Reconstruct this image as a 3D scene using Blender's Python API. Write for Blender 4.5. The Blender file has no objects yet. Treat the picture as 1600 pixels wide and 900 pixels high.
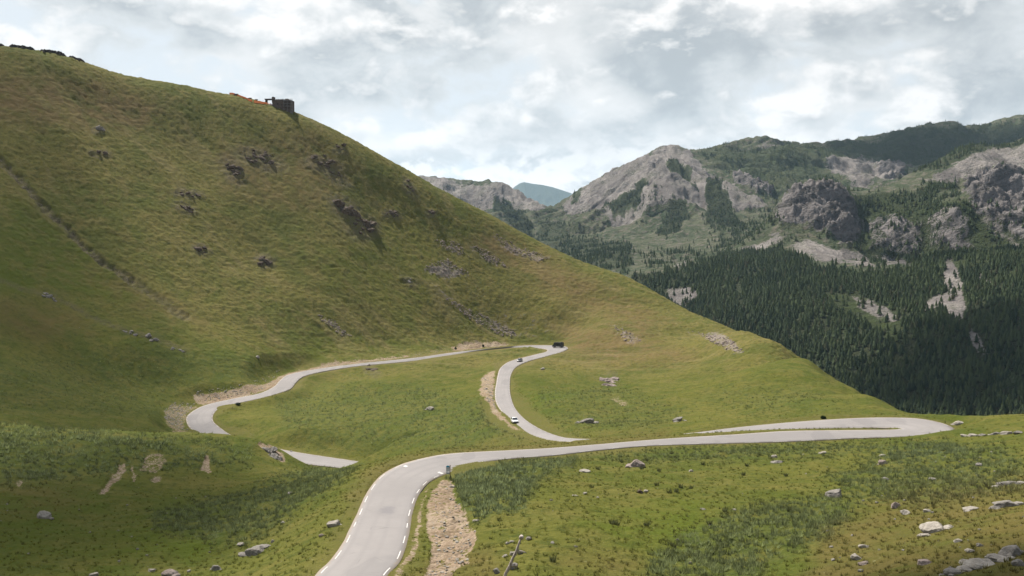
import bpy, math, random
import numpy as np
from mathutils import Vector

random.seed(7)
RNG = np.random.default_rng(11)
scene = bpy.context.scene
COL = scene.collection
FX = 1570.0          # focal length of the photograph in its own pixels (1600 wide)
HOR = 390.0          # eye level
PITCH = math.atan((450 - HOR) / FX)
CP, SP = math.cos(PITCH), math.sin(PITCH)

# ------------------------------------------------------------------ camera, sky, sun, exposure
cam = bpy.data.cameras.new("camera")
cam.sensor_width = 36
cam.lens = 36 * FX / 1600
cam.clip_start = 0.5
cam.clip_end = 60000
camo = bpy.data.objects.new("camera", cam)
COL.objects.link(camo)
camo.location = (0, 0, 0)
camo.rotation_euler = (math.pi / 2 - PITCH, 0, 0)
scene.camera = camo
scene.render.resolution_x = 1024
scene.render.resolution_y = 576

SUN_EL = math.radians(56)
SUN_AZ = math.radians(-38)      # measured from +Y (view direction) towards +X
SUN_DIR = Vector((math.sin(SUN_AZ) * math.cos(SUN_EL), math.cos(SUN_AZ) * math.cos(SUN_EL), math.sin(SUN_EL)))
sl = bpy.data.lights.new("sun", 'SUN')
sl.energy = 4.6
sl.angle = math.radians(0.6)
sl.color = (1.0, 0.94, 0.85)
so = bpy.data.objects.new("sun", sl)
COL.objects.link(so)
so.rotation_euler = SUN_DIR.to_track_quat('Z', 'Y').to_euler()

vs = scene.view_settings
vs.view_transform = 'Standard'
vs.look = 'None'
vs.gamma = 1
vs.exposure = 1.1
vs.use_curve_mapping = False
scene.cycles.volume_bounces = 0
scene.cycles.max_bounces = 5
scene.cycles.diffuse_bounces = 2
scene.cycles.transparent_max_bounces = 8
scene.cycles.use_denoising = True


SKY_SEED = 3.1
SKY_BANKS = ((870,60,110,75,.55),(420,15,120,40,.4),(400,115,90,30,.5),(570,195,110,38,.5),(660,130,170,50,-.7),(250,60,110,50,-.35),(1080,110,130,40,-.6),(1330,85,150,32,-.7),
             (1180,30,90,45,.45),(1280,180,120,22,.4),(930,165,90,30,.5),(690,30,110,40,-.45),(1510,45,110,60,-.5),(60,25,80,40,.3),(1450,150,120,25,-.25))


class NT:
    """tiny node-tree builder"""
    def __init__(self, tree):
        self.t = tree
        self.n = tree.nodes
        self.n.clear()

    def new(self, kind, **kw):
        nd = self.n.new(kind)
        for k, v in kw.items():
            setattr(nd, k, v)
        return nd

    def link(self, a, b):
        self.t.links.new(a, b)

    def set(self, sock, v):
        if isinstance(v, bpy.types.NodeSocket):
            self.link(v, sock)
        elif isinstance(v, (tuple, list)) and len(v) == 3 and sock.type == 'RGBA':
            sock.default_value = (*v, 1)
        else:
            sock.default_value = v

    def math(self, op, a, b=0.0, c=0.0, clamp=False):
        nd = self.new('ShaderNodeMath', operation=op, use_clamp=clamp)
        for i, v in enumerate((a, b, c)):
            self.set(nd.inputs[i], v)
        return nd.outputs[0]

    def vmath(self, op, a, b=(0, 0, 0)):
        nd = self.new('ShaderNodeVectorMath', operation=op)
        self.set(nd.inputs[0], a)
        self.set(nd.inputs[1], b)
        return nd.outputs[0]

    def mix(self, f, a, b, blend='MIX'):
        nd = self.new('ShaderNodeMix', data_type='RGBA', blend_type=blend)
        self.set(nd.inputs[0], f)
        self.set(nd.inputs[6], a)
        self.set(nd.inputs[7], b)
        return nd.outputs[2]

    def ramp(self, f, lo, hi, a=0.0, b=1.0, smooth=True):
        nd = self.new('ShaderNodeMapRange', interpolation_type='SMOOTHSTEP' if smooth else 'LINEAR')
        for i, v in enumerate((f, lo, hi, a, b)):
            self.set(nd.inputs[i], v)
        return nd.outputs[0]

    def noise(self, vec, scale, detail=4, rough=0.55, dist=0.0):
        nd = self.new('ShaderNodeTexNoise')
        self.set(nd.inputs['Vector'], vec)
        nd.inputs['Scale'].default_value = scale
        nd.inputs['Detail'].default_value = detail
        nd.inputs['Roughness'].default_value = rough
        nd.inputs['Distortion'].default_value = dist
        return nd.outputs['Fac']

    def voronoi(self, vec, scale, feature='F1', out='Distance'):
        nd = self.new('ShaderNodeTexVoronoi', feature=feature)
        self.set(nd.inputs['Vector'], vec)
        nd.inputs['Scale'].default_value = scale
        return nd.outputs[out]

    def scale(self, vec, s):
        return self.vmath('MULTIPLY', vec, s if isinstance(s, tuple) else (s, s, s))


def build_world():
    w = bpy.data.worlds.new("World")
    scene.world = w
    w.use_nodes = True
    t = NT(w.node_tree)
    sky = t.new('ShaderNodeTexSky', sky_type='NISHITA')
    sky.sun_disc = False
    sky.sun_elevation = SUN_EL
    sky.sun_rotation = SUN_AZ
    sky.altitude = 2300
    sky.air_density = 1.0
    sky.dust_density = 1.5
    tc = t.new('ShaderNodeTexCoord')
    d = tc.outputs['Generated']
    sep = t.new('ShaderNodeSeparateXYZ')
    t.link(d, sep.inputs[0])
    z = t.math('MAXIMUM', sep.outputs[2], 0.0)
    # cloud field over the sky dome, wider than high
    def field(du, dv, squash, seed):
        cmb = t.new('ShaderNodeCombineXYZ')
        t.link(t.math('ADD', t.math('MULTIPLY', sep.outputs[0], 3.0), du), cmb.inputs[0])
        t.link(t.math('MULTIPLY', sep.outputs[1], 3.0), cmb.inputs[1])
        t.link(t.math('ADD', t.math('MULTIPLY', z, squash), dv + seed), cmb.inputs[2])
        return cmb.outputs[0]
    SQ = 5.0
    # heaped cumulus: puff(n) brightens where the cloud thins out upwards and to the sun's side
    def layer(seed, scale, light):
        S, SU = field(0, 0, SQ, seed), field(-0.05 * light, 0.10 * light, SQ, seed)
        n = t.noise(S, scale, 11, 0.56, 0.25)
        nu = t.noise(SU, scale, 11, 0.56, 0.25)
        return n, t.math('SUBTRACT', n, nu)
    n1, l1 = layer(SKY_SEED, 2.6, 1.0)
    n2, l2 = layer(SKY_SEED + 11, 6.5, 0.5)
    big = t.noise(field(0, 0, SQ, SKY_SEED + 5), 0.9, 3, 0.5)
    thick = t.math('ADD', t.math('MULTIPLY', n1, 0.65), t.math('MULTIPLY', n2, 0.35))
    cover = t.ramp(thick, 0.375, 0.47)
    lit = t.math('ADD', t.math('MULTIPLY', l1, 3.6), t.math('MULTIPLY', l2, 2.6))
    edge = t.ramp(thick, 0.60, 0.42, -0.10, 0.26)
    white = t.ramp(t.math('ADD', t.math('ADD', lit, edge), t.math('MULTIPLY', t.math('SUBTRACT', big, 0.5), 2.5)), -0.26, 0.80)
    cover = t.math('MULTIPLY', cover, t.ramp(z, 0.30, 0.60, 1.0, 0.30))
    # a bank of bright heads low over the horizon
    n3, l3 = layer(SKY_SEED + 23, 8.0, 0.4)
    lowc = t.math('MULTIPLY', t.ramp(z, 0.135, 0.06), t.ramp(t.math('SUBTRACT', n3, t.math('MULTIPLY', z, 1.1)), 0.30, 0.40))
    loww = t.ramp(t.math('ADD', t.math('MULTIPLY', l3, 3.2), t.math('MULTIPLY', t.math('SUBTRACT', n3, 0.5), 0.6)), -0.55, 0.25)
    # where the heavier banks and the brightest heads hang that day
    wob = t.noise(field(0, 0, SQ, 2.0), 3.0, 5, 0.6)
    for bx, by, rx, ry, am in SKY_BANKS:
        c0 = (bx - 800) / FX; c2 = (HOR - by) / FX
        ds = t.new('ShaderNodeVectorMath', operation='LENGTH')
        t.set(ds.inputs[0], t.vmath('MULTIPLY', t.vmath('SUBTRACT', d, (c0, 1.0 - c0 * c0 / 2, c2)), (FX / rx, 1.0, FX / ry)))
        fall = t.ramp(t.math('ADD', ds.outputs['Value'], t.math('MULTIPLY', t.math('SUBTRACT', wob, 0.5), 3.2)), 1.5, 0.2, 0.0, am)
        white = t.math('ADD', white, fall)
    white = t.math('ADD', white, 0.0, clamp=True)
    grey = t.mix(t.ramp(thick, 0.42, 0.62), (6.0, 6.15, 6.2), (3.9, 4.15, 4.3))
    added_cloud = t.mix(white, grey, (8.5, 8.3, 8.1))
    blue = t.mix(t.ramp(z, 0.28, 0.50, 0.9, 0.0), sky.outputs[0], (6.7, 6.95, 7.05))
    colr = t.mix(cover, blue, added_cloud)
    colr = t.mix(lowc, colr, t.mix(loww, (6.9, 6.8, 6.7), (9.0, 8.7, 8.4)))
    bg = t.new('ShaderNodeBackground')
    t.link(colr, bg.inputs[0])
    bg.inputs[1].default_value = 0.0585
    out = t.new('ShaderNodeOutputWorld')
    t.link(bg.outputs[0], out.inputs[0])


build_world()

# ------------------------------------------------------------------ helpers
def ray(px, py):
    """photo pixel -> (azimuth, tan elevation)"""
    px = np.asarray(px, float); py = np.asarray(py, float)
    cx = (px - 800) / FX; cy = (450 - py) / FX
    dy = CP + cy * SP; dz = -SP + cy * CP
    return np.arctan2(cx, dy), dz / np.hypot(cx, dy)


def at(px, py, r):
    a, t = ray(px, py)
    return np.stack([r * np.sin(a), r * np.cos(a), r * t], -1)


def at_z(px, py, z):
    a, t = ray(px, py)
    r = z / t
    return np.stack([r * np.sin(a), r * np.cos(a), z + 0 * r], -1)


def pix(P):
    """world -> photo pixel"""
    P = np.asarray(P, float)
    f = P[..., 1] * CP - P[..., 2] * SP
    u = P[..., 1] * SP + P[..., 2] * CP
    f = np.maximum(f, 1e-3)
    return 800 + FX * P[..., 0] / f, 450 - FX * u / f


_perm = np.random.default_rng(5).permutation(256)
_perm = np.concatenate([_perm, _perm, _perm])
_ga = np.random.default_rng(6).random(256) * 2 * np.pi
_gx, _gy = np.cos(_ga).astype(np.float32), np.sin(_ga).astype(np.float32)


def perlin(x, y):
    x = np.asarray(x, np.float32); y = np.asarray(y, np.float32)
    xi = np.floor(x).astype(np.int32); yi = np.floor(y).astype(np.int32)
    fx = x - xi; fy = y - yi
    xi &= 255; yi &= 255
    u = fx * fx * fx * (fx * (fx * 6 - 15) + 10); v = fy * fy * fy * (fy * (fy * 6 - 15) + 10)

    def g(ix, iy, dx, dy):
        h = _perm[_perm[ix & 255] + (iy & 255)]
        return _gx[h] * dx + _gy[h] * dy
    a = g(xi, yi, fx, fy); b = g(xi + 1, yi, fx - 1, fy)
    c = g(xi, yi + 1, fx, fy - 1); d = g(xi + 1, yi + 1, fx - 1, fy - 1)
    return (a + u * (b - a)) + v * ((c + u * (d - c)) - (a + u * (b - a)))


def fbm(x, y, octv=4, gain=0.5, lac=2.03, ridged=False):
    s = 0; a = 1.0; tot = 0
    for i in range(octv):
        n = perlin(x + 17.3 * i, y - 9.1 * i)
        if ridged:
            n = 1 - 2 * np.abs(n) * 1.4
        s = s + a * n; tot += a
        a *= gain; x = x * lac; y = y * lac
    return s / tot * (1.6 if not ridged else 1)


def smooth(e0, e1, x):
    t = np.clip((x - e0) / (e1 - e0), 0, 1)
    return t * t * (3 - 2 * t)


def tps_fit(pts, lam=1e-5):
    S = 300.0
    X = pts[:, :2] / S
    n = len(X)
    d2 = ((X[:, None] - X[None]) ** 2).sum(-1)
    K = 0.5 * d2 * np.log(d2 + 1e-12)
    A = np.zeros((n + 3, n + 3))
    A[:n, :n] = K + lam * np.eye(n)
    A[:n, n] = 1; A[:n, n + 1:] = X
    A[n, :n] = 1; A[n + 1:, :n] = X.T
    w = np.linalg.solve(A, np.concatenate([pts[:, 2], np.zeros(3)]))

    def ev(x, y):
        sh = x.shape
        q = np.stack([x.ravel(), y.ravel()], -1) / S
        out = np.empty(len(q))
        for i in range(0, len(q), 20000):
            c = q[i:i + 20000]
            d = ((c[:, None] - X[None]) ** 2).sum(-1)
            out[i:i + 20000] = (0.5 * d * np.log(d + 1e-12)) @ w[:n] + w[n] + c @ w[n + 1:]
        return out.reshape(sh)
    return ev


def cubic_up(nf, nc):
    """matrix that resamples nc coarse samples to nf fine ones (Catmull-Rom)"""
    M = np.zeros((nf, nc), np.float32)
    t = np.linspace(0, nc - 1, nf)
    i = np.clip(np.floor(t).astype(int), 0, nc - 2)
    f = t - i
    w = [(-f + 2 * f**2 - f**3) / 2, (2 - 5 * f**2 + 3 * f**3) / 2, (f + 4 * f**2 - 3 * f**3) / 2, (-f**2 + f**3) / 2]
    for k in range(4):
        np.add.at(M, (np.arange(nf), np.clip(i - 1 + k, 0, nc - 1)), w[k])
    return M


def poly_mask(PX, PY, poly, soft=6.0):
    """soft inside mask of a polygon given in photo pixels"""
    P = np.array(poly, float)
    out = np.zeros(PX.shape, np.float32)
    x0, y0 = P.min(0) - soft; x1, y1 = P.max(0) + soft
    sel = (PX > x0) & (PX < x1) & (PY > y0) & (PY < y1)
    if not sel.any():
        return out
    x = PX[sel]; y = PY[sel]
    d = np.full(x.shape, 1e9); ins = np.zeros(x.shape, bool)
    n = len(P)
    for i in range(n):
        ax, ay = P[i]; bx, by = P[(i + 1) % n]
        ex, ey = bx - ax, by - ay
        t = np.clip(((x - ax) * ex + (y - ay) * ey) / (ex * ex + ey * ey + 1e-9), 0, 1)
        d = np.minimum(d, np.hypot(x - ax - t * ex, y - ay - t * ey))
        c = ((ay > y) != (by > y))
        ins ^= c & (x < ax + (y - ay) * ex / (ey if abs(ey) > 1e-9 else 1e-9))
    sd = np.where(ins, d, -d)
    out[sel] = smooth(-soft, soft, sd)
    return out


def line_mask(PX, PY, line, width):
    P = np.array(line, float)
    out = np.zeros(PX.shape, np.float32)
    sel = (PX > P[:, 0].min() - 2 * width) & (PX < P[:, 0].max() + 2 * width) & (PY > P[:, 1].min() - 2 * width) & (PY < P[:, 1].max() + 2 * width)
    x = PX[sel]; y = PY[sel]
    d = np.full(x.shape, 1e9)
    for (ax, ay), (bx, by) in zip(P[:-1], P[1:]):
        ex, ey = bx - ax, by - ay
        t = np.clip(((x - ax) * ex + (y - ay) * ey) / (ex * ex + ey * ey), 0, 1)
        d = np.minimum(d, np.hypot(x - ax - t * ex, y - ay - t * ey))
    out[sel] = smooth(width, width * 0.3, d)
    return out


def link_obj(name, me, mat=None, parent=None, kind=None, label=None, cat=None, group=None):
    o = bpy.data.objects.new(name, me)
    COL.objects.link(o)
    if mat is not None and me is not None:
        for m in (mat if isinstance(mat, (list, tuple)) else [mat]):
            me.materials.append(m)
    if parent: o.parent = parent
    if kind: o['kind'] = kind
    if label: o['label'] = label
    if cat: o['category'] = cat
    if group: o['group'] = group
    return o


def empty(name, loc, rz=0.0, label=None, cat=None, group=None):
    o = link_obj(name, None, None, None, None, label, cat, group)
    o.location = loc
    o.rotation_euler = (0, 0, rz)
    return o


def np_mesh(name, V, F, smooth_shade=False, mats=None):
    """V (n,3); F (m,k) int, one face size"""
    me = bpy.data.meshes.new(name)
    V = np.ascontiguousarray(V, np.float32); F = np.ascontiguousarray(F, np.int32)
    k = F.shape[1]
    me.vertices.add(len(V)); me.vertices.foreach_set('co', V.ravel())
    me.loops.add(F.size); me.loops.foreach_set('vertex_index', F.ravel())
    me.polygons.add(len(F))
    me.polygons.foreach_set('loop_start', np.arange(0, F.size, k, dtype=np.int32))
    if mats is not None:
        me.polygons.foreach_set('material_index', np.ascontiguousarray(mats, np.int32))
    me.polygons.foreach_set('use_smooth', np.full(len(F), smooth_shade))
    me.update(calc_edges=True)
    me.validate()
    return me


def color_attr(me, name, arr):
    a = me.color_attributes.new(name, 'FLOAT_COLOR', 'POINT')
    c = np.ones((len(me.vertices), 4), np.float32)
    c[:, :arr.shape[1]] = arr
    a.data.foreach_set('color', c.ravel())


def grid_faces(nr, nc):
    i = np.arange(nr * nc).reshape(nr, nc)
    return np.stack([i[:-1, :-1], i[:-1, 1:], i[1:, 1:], i[1:, :-1]], -1).reshape(-1, 4)


def mat_new(name):
    m = bpy.data.materials.new(name)
    m.use_nodes = True
    t = NT(m.node_tree)
    b = t.new('ShaderNodeBsdfPrincipled')
    o = t.new('ShaderNodeOutputMaterial')
    t.link(b.outputs[0], o.inputs[0])
    b.inputs['Specular IOR Level'].default_value = 0.25
    return m, t, b


def simple_mat(name, c, rough=0.6, metal=0.0, spec=0.4, var=0.12, nscale=4.0):
    m, t, b = mat_new(name)
    tc = t.new('ShaderNodeTexCoord')
    n = t.noise(tc.outputs['Object'], nscale, 5)
    dark = tuple(x * (1 - var) for x in c); lite = tuple(min(1, x * (1 + var)) for x in c)
    t.set(b.inputs['Base Color'], t.mix(t.ramp(n, 0.3, 0.7), dark, lite))
    b.inputs['Roughness'].default_value = rough
    b.inputs['Metallic'].default_value = metal
    b.inputs['Specular IOR Level'].default_value = spec
    return m


def dim(t, c, k):
    return t.vmath('MULTIPLY', c, (k, k, k))


def attr(t, name):
    a = t.new('ShaderNodeVertexColor', layer_name=name)
    s = t.new('ShaderNodeSeparateColor')
    t.link(a.outputs[0], s.inputs[0])
    return s.outputs[0], s.outputs[1], s.outputs[2]


def bump(t, b, h, dist, strength=1.0):
    nd = t.new('ShaderNodeBump')
    nd.inputs['Distance'].default_value = dist
    nd.inputs['Strength'].default_value = strength
    t.set(nd.inputs['Height'], h)
    t.link(nd.outputs[0], b.inputs['Normal'])


# ------------------------------------------------------------------ the road's line
ROAD = [(440,965,572,965),(497,893,607,897),(512,880,624,880),(534,851,635,852),(547,824,641,826),(558,802,644,804),(570,775,652,778),(585,753,661,763),(600,739,672,752),(627,725,688,744),(656,717,706,737.5),(688,710.5,727,729.5),(724,707,755,722),(785,704,800,716.5),(859,700,862,712),(930,694.5,931,704),(1000,688.5,1000,697.5),(1060,684,1062,695),(1151,678.5,1151,692.5),(1227,673.5,1235,690),(1320,672,1325,685.5),(1390,671.3,1400,683),(1404,670.5,1450,680.5),(1406,670.2,1488,678),(1405,669.6,1493,670),(1400,669,1470,660),(1385,668.6,1434,653.5),(1340,668.8,1370,652.3),(1264,670,1302,655),(1190,672,1220,661),(1130,677,1140,669),(1080,683,1085,676),(1000,690,1000,683),(952,691.5,952,686),(896,690.5,896,685),(861,689,872,681),(832,681,848,672),(813,670.7,827,660),(797,660,813,648),(784,644,804,636),(774.7,628,799,622),(773,612,797,610),(775,600,797,598),(777,588,798,588),(781,576,803,577),(792,566.7,812,570),(806,561.5,828,563.5),(824,557,845,559),(840,553,862,554.2),(851,550.5,876,550.5),(855,548,886,546),(855,546.7,887.5,543.5),(850,545.3,881,540.7),(832,543.5,855,539.5),(800,544,815,540),(747,549,765,544.5),(693,557,705,551),(640,564.5,648,559),(560,572,560,568),(507,580,507,574.7),(475,588,455,584),(463,597,438,593.5),(453,608,428,604),(427,617,405,614.7),(400,624,373,621),(368,630.7,328,630.7),(347,636,307,638.7),(335,645,293,649),(333,657,290.7,657),(344,668,296,668),(364,681,309,677),(400,693,350,697),(435,701,410,716),(480,709,455,723),(544,718.5,530,731),(585,724.5,575,739)]
ZK = {0:-23.5,1:-25.6,5:-28,10:-30,14:-33.2,18:-36,21:-37.5,24:-38.2,28:-39.2,31:-41,33:-44,36:-48,39:-51,43:-51.8,48:-52.6,52:-53.0,55:-53.4,57:-54.3,61:-58.2,66:-61.8,72:-66,75:-67}
TL = {0:0,7:0,10:.35,12:.15,17:.25,19:.5,21:.25,23:0,76:0}                                   # far edge banked up
TR = {0:0,22:0,24:.2,26:.9,28:.85,30:.2,33:0,36:.2,38:.7,40:.2,42:0,49:.1,51:.6,53:.95,57:.95,60:.5,64:.2,67:0,72:0,76:0}
_r = np.array(ROAD, float); _k = np.arange(len(_r))
_z = np.interp(_k, list(ZK), list(ZK.values()))
RL = at_z(_r[:, 0], _r[:, 1], _z + np.interp(_k, list(TL), list(TL.values())))
RR = at_z(_r[:, 2], _r[:, 3], _z + np.interp(_k, list(TR), list(TR.values())))


def catmull(P, s):
    """evaluate Catmull-Rom through rows of P at parameters s"""
    n = len(P); i = np.clip(np.floor(s).astype(int), 0, n - 2); f = (s - i)[:, None]
    g = lambda k: P[np.clip(i + k, 0, n - 1)]
    return 0.5 * (2 * g(0) + (g(1) - g(-1)) * f + (2 * g(-1) - 5 * g(0) + 4 * g(1) - g(2)) * f**2 + (3 * g(0) - g(-1) - 3 * g(1) + g(2)) * f**3)


_C = (RL + RR) / 2
_seg = np.r_[0, np.cumsum(np.linalg.norm(np.diff(_C, axis=0), axis=1))]
NS = int(_seg[-1] / 0.8)
_s = np.interp(np.linspace(0, _seg[-1], NS), _seg, _k)
L3, R3 = catmull(RL, _s), catmull(RR, _s)
for _i in range(6):                                              # take the kinks out of both edges
    for A in (L3, R3):
        A[1:-1] = (A[:-2] + 2 * A[1:-1] + A[2:]) / 4
C3 = (L3 + R3) / 2
HW = np.linalg.norm((R3 - L3)[:, :2], axis=1) / 2
SLEN = np.r_[0, np.cumsum(np.linalg.norm(np.diff(C3, axis=0), axis=1))]
TAN = np.gradient(C3, axis=0); TAN /= np.linalg.norm(TAN, axis=1)[:, None]


def station(k):
    """dense index nearest to photo station k"""
    return int(np.argmin(np.abs(_s - k)))


def road_near(X, Y):
    """nearest road sample for every point: excess distance beyond the edge, index, lateral fraction -1..1"""
    sh = X.shape; x = X.ravel(); y = Y.ravel()
    e = np.full(x.shape, 999.0, np.float32); idx = np.zeros(x.shape, np.int32); lat = np.zeros(x.shape, np.float32)
    x0, x1, y0, y1 = C3[:, 0].min() - 40, C3[:, 0].max() + 40, 30, C3[:, 1].max() + 40
    gx = np.arange(x0, x1, 2.0); gy = np.arange(y0, y1, 2.0)
    GX, GY = np.meshgrid(gx, gy)
    g = np.stack([GX.ravel(), GY.ravel()], -1).astype(np.float32)
    near = np.empty(len(g), np.int32)
    C2 = C3[::3, :2].astype(np.float32); H2 = HW[::3].astype(np.float32)
    for i in range(0, len(g), 20000):
        d = np.sqrt(((g[i:i + 20000, None] - C2[None]) ** 2).sum(-1)) - H2[None]
        near[i:i + 20000] = d.argmin(1) * 3
    sel = np.where((x > x0) & (x < x1 - 2) & (y > y0) & (y < y1 - 2))[0]
    ci = near[(np.round((y[sel] - y0) / 2).astype(int).clip(0, len(gy) - 1)) * len(gx) + np.round((x[sel] - x0) / 2).astype(int).clip(0, len(gx) - 1)]
    best = np.full(len(sel), 1e9); bi = ci.copy()
    xs, ys = x[sel], y[sel]
    for k in range(-6, 7):
        j = np.clip(ci + k, 0, NS - 1)
        d = np.hypot(xs - C3[j, 0], ys - C3[j, 1])
        m = d < best
        best[m] = d[m]; bi[m] = j[m]
    A = R3[bi] - L3[bi]
    q = ((xs - C3[bi, 0]) * A[:, 0] + (ys - C3[bi, 1]) * A[:, 1]) / (2 * HW[bi] ** 2)       # -1 left .. 1 right
    al = ((xs - C3[bi, 0]) * TAN[bi, 0] + (ys - C3[bi, 1]) * TAN[bi, 1])
    ex = np.maximum(np.abs(q) - 1, 0) * HW[bi]
    ex = np.hypot(ex, np.where((bi == 0) | (bi == NS - 1), al, 0))
    ex = np.maximum(ex, best - 1.5 * HW[bi] - 0.5)
    e[sel] = ex; idx[sel] = bi; lat[sel] = q
    return e.reshape(sh), idx.reshape(sh), lat.reshape(sh)


# ------------------------------------------------------------------ near ground: control points (px, py, range)
SKY = [(-250,45,640),(-120,58,630),(0,71,620),(50,77,620),(100,86,625),(150,103,630),(190,116,635),(240,125,640),(290,133,645),(330,143,645),(365,148,650),(400,156,650),(430,166,650),(458,174,650),(490,187,650),(520,201,650),(560,222,652),(600,245,655),(640,267,660),(680,291,665),(720,312,668),(770,337,672),(810,360,672),(860,386,670),(910,409,662),(965,426.5,652),(984,434,646),(1012,449,638),(1040,465.5,628),(1077,486,614),(1112,500,592),(1159,520,560),(1200,536,520),(1227,546,490),(1246,556,468),(1285,580,410),(1325,603,352),(1378,626,296),(1414,645,260),(1450,648,246),(1500,651,238),(1550,649,230),(1600,647,222),(1700,645,210),(1850,640,200)]
PTS = [
 # the grass hill
 (-200,560,400),(-200,400,470),(-200,250,535),(-200,130,590),
 (0,600,372),(0,540,410),(0,480,440),(0,400,478),(0,320,512),(0,240,548),(0,150,585),
 (100,560,420),(100,500,452),(100,400,498),(100,300,540),(100,200,575),(100,140,603),
 (200,540,440),(200,450,488),(200,350,532),(200,250,575),(200,180,608),
 (300,560,446),(300,480,490),(300,400,528),(300,300,572),(300,210,612),
 (400,560,460),(400,480,508),(400,400,548),(400,300,588),(400,220,622),
 (500,545,500),(500,480,525),(500,400,560),(500,300,602),(500,235,630),
 (600,540,526),(600,480,552),(600,400,590),(600,320,626),
 (700,530,562),(700,450,596),(700,370,634),
 (790,520,592),(790,450,618),(790,390,650),
 (870,525,590),(870,480,606),(870,430,636),
 (940,550,520),(940,510,566),(940,465,620),
 (1010,600,402),(1010,560,480),(1010,500,585),
 (1100,640,300),(1100,600,385),(1100,560,470),(1100,526,545),
 (1200,650,262),(1200,620,318),(1200,580,410),
 (1300,645,258),(1300,615,325),
 (880,650,300),(880,610,385),(880,575,460),(940,660,280),(950,610,382),
 (980,672,245),(1040,668,240),
 # the field inside the bends
 (550,600,430),(550,640,385),(550,680,338),(620,580,465),(640,620,390),(640,660,335),(700,580,457),(700,620,375),(700,660,318),
 (740,600,413),(745,640,335),(760,670,285),(780,690,262),(820,695,240),(720,690,272),(640,700,290),(580,700,306),
 (450,640,400),(420,670,360),(480,680,338),(755,575,468),(795,560,500),(775,565,485),(460,620,430),(400,650,385),
 (840,640,310),(830,605,380),
 # left of the left hairpin
 (230,640,382),(150,620,388),(60,640,352),(240,600,425),(-200,640,330),
 (200,660,345),(100,662,330),(0,655,318),
 # the spur with its shadowed crest and the hollow in front
 (-200,650,215),(0,662,212),(100,672,210),(200,678,208),(290,682,207),(350,680,206),(385,682,206),(412,688,205),(432,702,203),(446,722,198),
 (0,710,190),(100,715,188),(200,722,186),(300,730,184),(380,735,183),
 (0,760,165),(100,765,164),(200,770,165),(280,768,168),(350,760,172),(420,742,180),(480,742,186),
 (0,830,134),(100,835,130),(200,825,133),(-200,830,130),(300,800,143),(0,890,110),(150,890,108),(300,880,108),(400,860,110),
 (400,800,132),(480,770,138),(540,749.5,142),(430,770,150),(500,840,106),(450,890,92),(570,735,140),(520,741,158),(556,734,152),
 (0,960,88),(250,960,84),(400,960,76),
 # verge of the foreground road and the right meadow
 (620,716,146),(680,704,158),(760,700,164),(860,697,172),(930,691,180),(1000,681,196),(1040,677,203),(960,684,190),
 (664,860,88),(660,815,100),(672,775,117),(648,885,83),
 (700,785,109),(722,760,122),(735,800,100),(745,835,90),(712,830,94),(700,870,84),(735,880,80),
 (760,760,118),(800,740,132),(860,725,147),(820,790,101),(850,850,84),(800,885,75),(930,712,164),
 (930,750,133),(930,800,103),(930,880,80),(1050,705,172),(1060,740,140),(1060,800,108),(1060,880,84),
 (1180,700,178),(1200,740,143),(1200,800,110),(1200,880,86),(1320,700,178),(1350,740,145),(1350,800,110),(1350,880,82),
 (1450,695,180),(1480,740,142),(1480,800,104),(1480,880,76),(1560,680,190),(1590,730,146),(1590,800,98),(1590,890,68),(1750,700,158),(1750,800,88),(1750,900,60),
 (1530,660,214),(1480,655,226),
 (600,965,64),(800,965,58),(1100,965,60),(1400,965,56),(1700,965,50),
]
cps = [at(*p) for p in PTS]
for (x, y, r) in SKY:
    p = at(x, y, r); cps.append(p)
    a, t = ray(x, y)
    for dr, dz in ((45, -9 - 0.02 * 45), (140, -75), (320, -260)):
        cps.append(np.array([(r + dr) * math.sin(a), (r + dr) * math.cos(a), p[2] + dz]))
HID = [(200,240,-43.5),(100,240,-43),(0,240,-42.5),(290,240,-44.5),(350,238,-45),(400,232,-46),(430,228,-47.5),(300,305,-60),(200,300,-58),(100,295,-56),(0,290,-53),(360,290,-58),
       (480,228,-50.5),(540,200,-46.5),(540,245,-54.5),(600,190,-42),(600,250,-56),(440,262,-57.5),(480,280,-62),(540,285,-63),(620,195,-44),(690,195,-43),(690,235,-49.5),(640,270,-57),(760,215,-44.5),(840,205,-41.5)]
for (x, r, z) in HID:
    a, t = ray(x, 600)
    cps.append(np.array([r * math.sin(a), r * math.cos(a), z]))
for az in np.radians([-38, -20, 0, 20, 38]):
    for r, z in ((3, -1.7), (18, -7.5), (36, -14)):
        cps.append(np.array([r * math.sin(az), r * math.cos(az), z]))
for k in range(0, NS, 14):
    cps.append(C3[k] + np.array([0, 0, -0.05]))
cps = np.array(cps)
ground_z = tps_fit(cps, 2e-5)

AZ0, AZ1, NC = -0.60, 0.60, 1120
rows = np.concatenate([np.geomspace(2.5, 54, 50, endpoint=False), np.geomspace(54, 250, 620, endpoint=False),
                       np.geomspace(250, 440, 300, endpoint=False), np.geomspace(440, 690, 420, endpoint=False), np.geomspace(690, 960, 40)])
NR = len(rows)
azs = np.linspace(AZ0, AZ1, NC)
UC = np.geomspace(2.5, 960, 300); AC = np.linspace(AZ0, AZ1, 141)
GR, GA = np.meshgrid(UC, AC, indexing='ij')
Zc = ground_z(GR * np.sin(GA), GR * np.cos(GA)).astype(np.float32)
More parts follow.
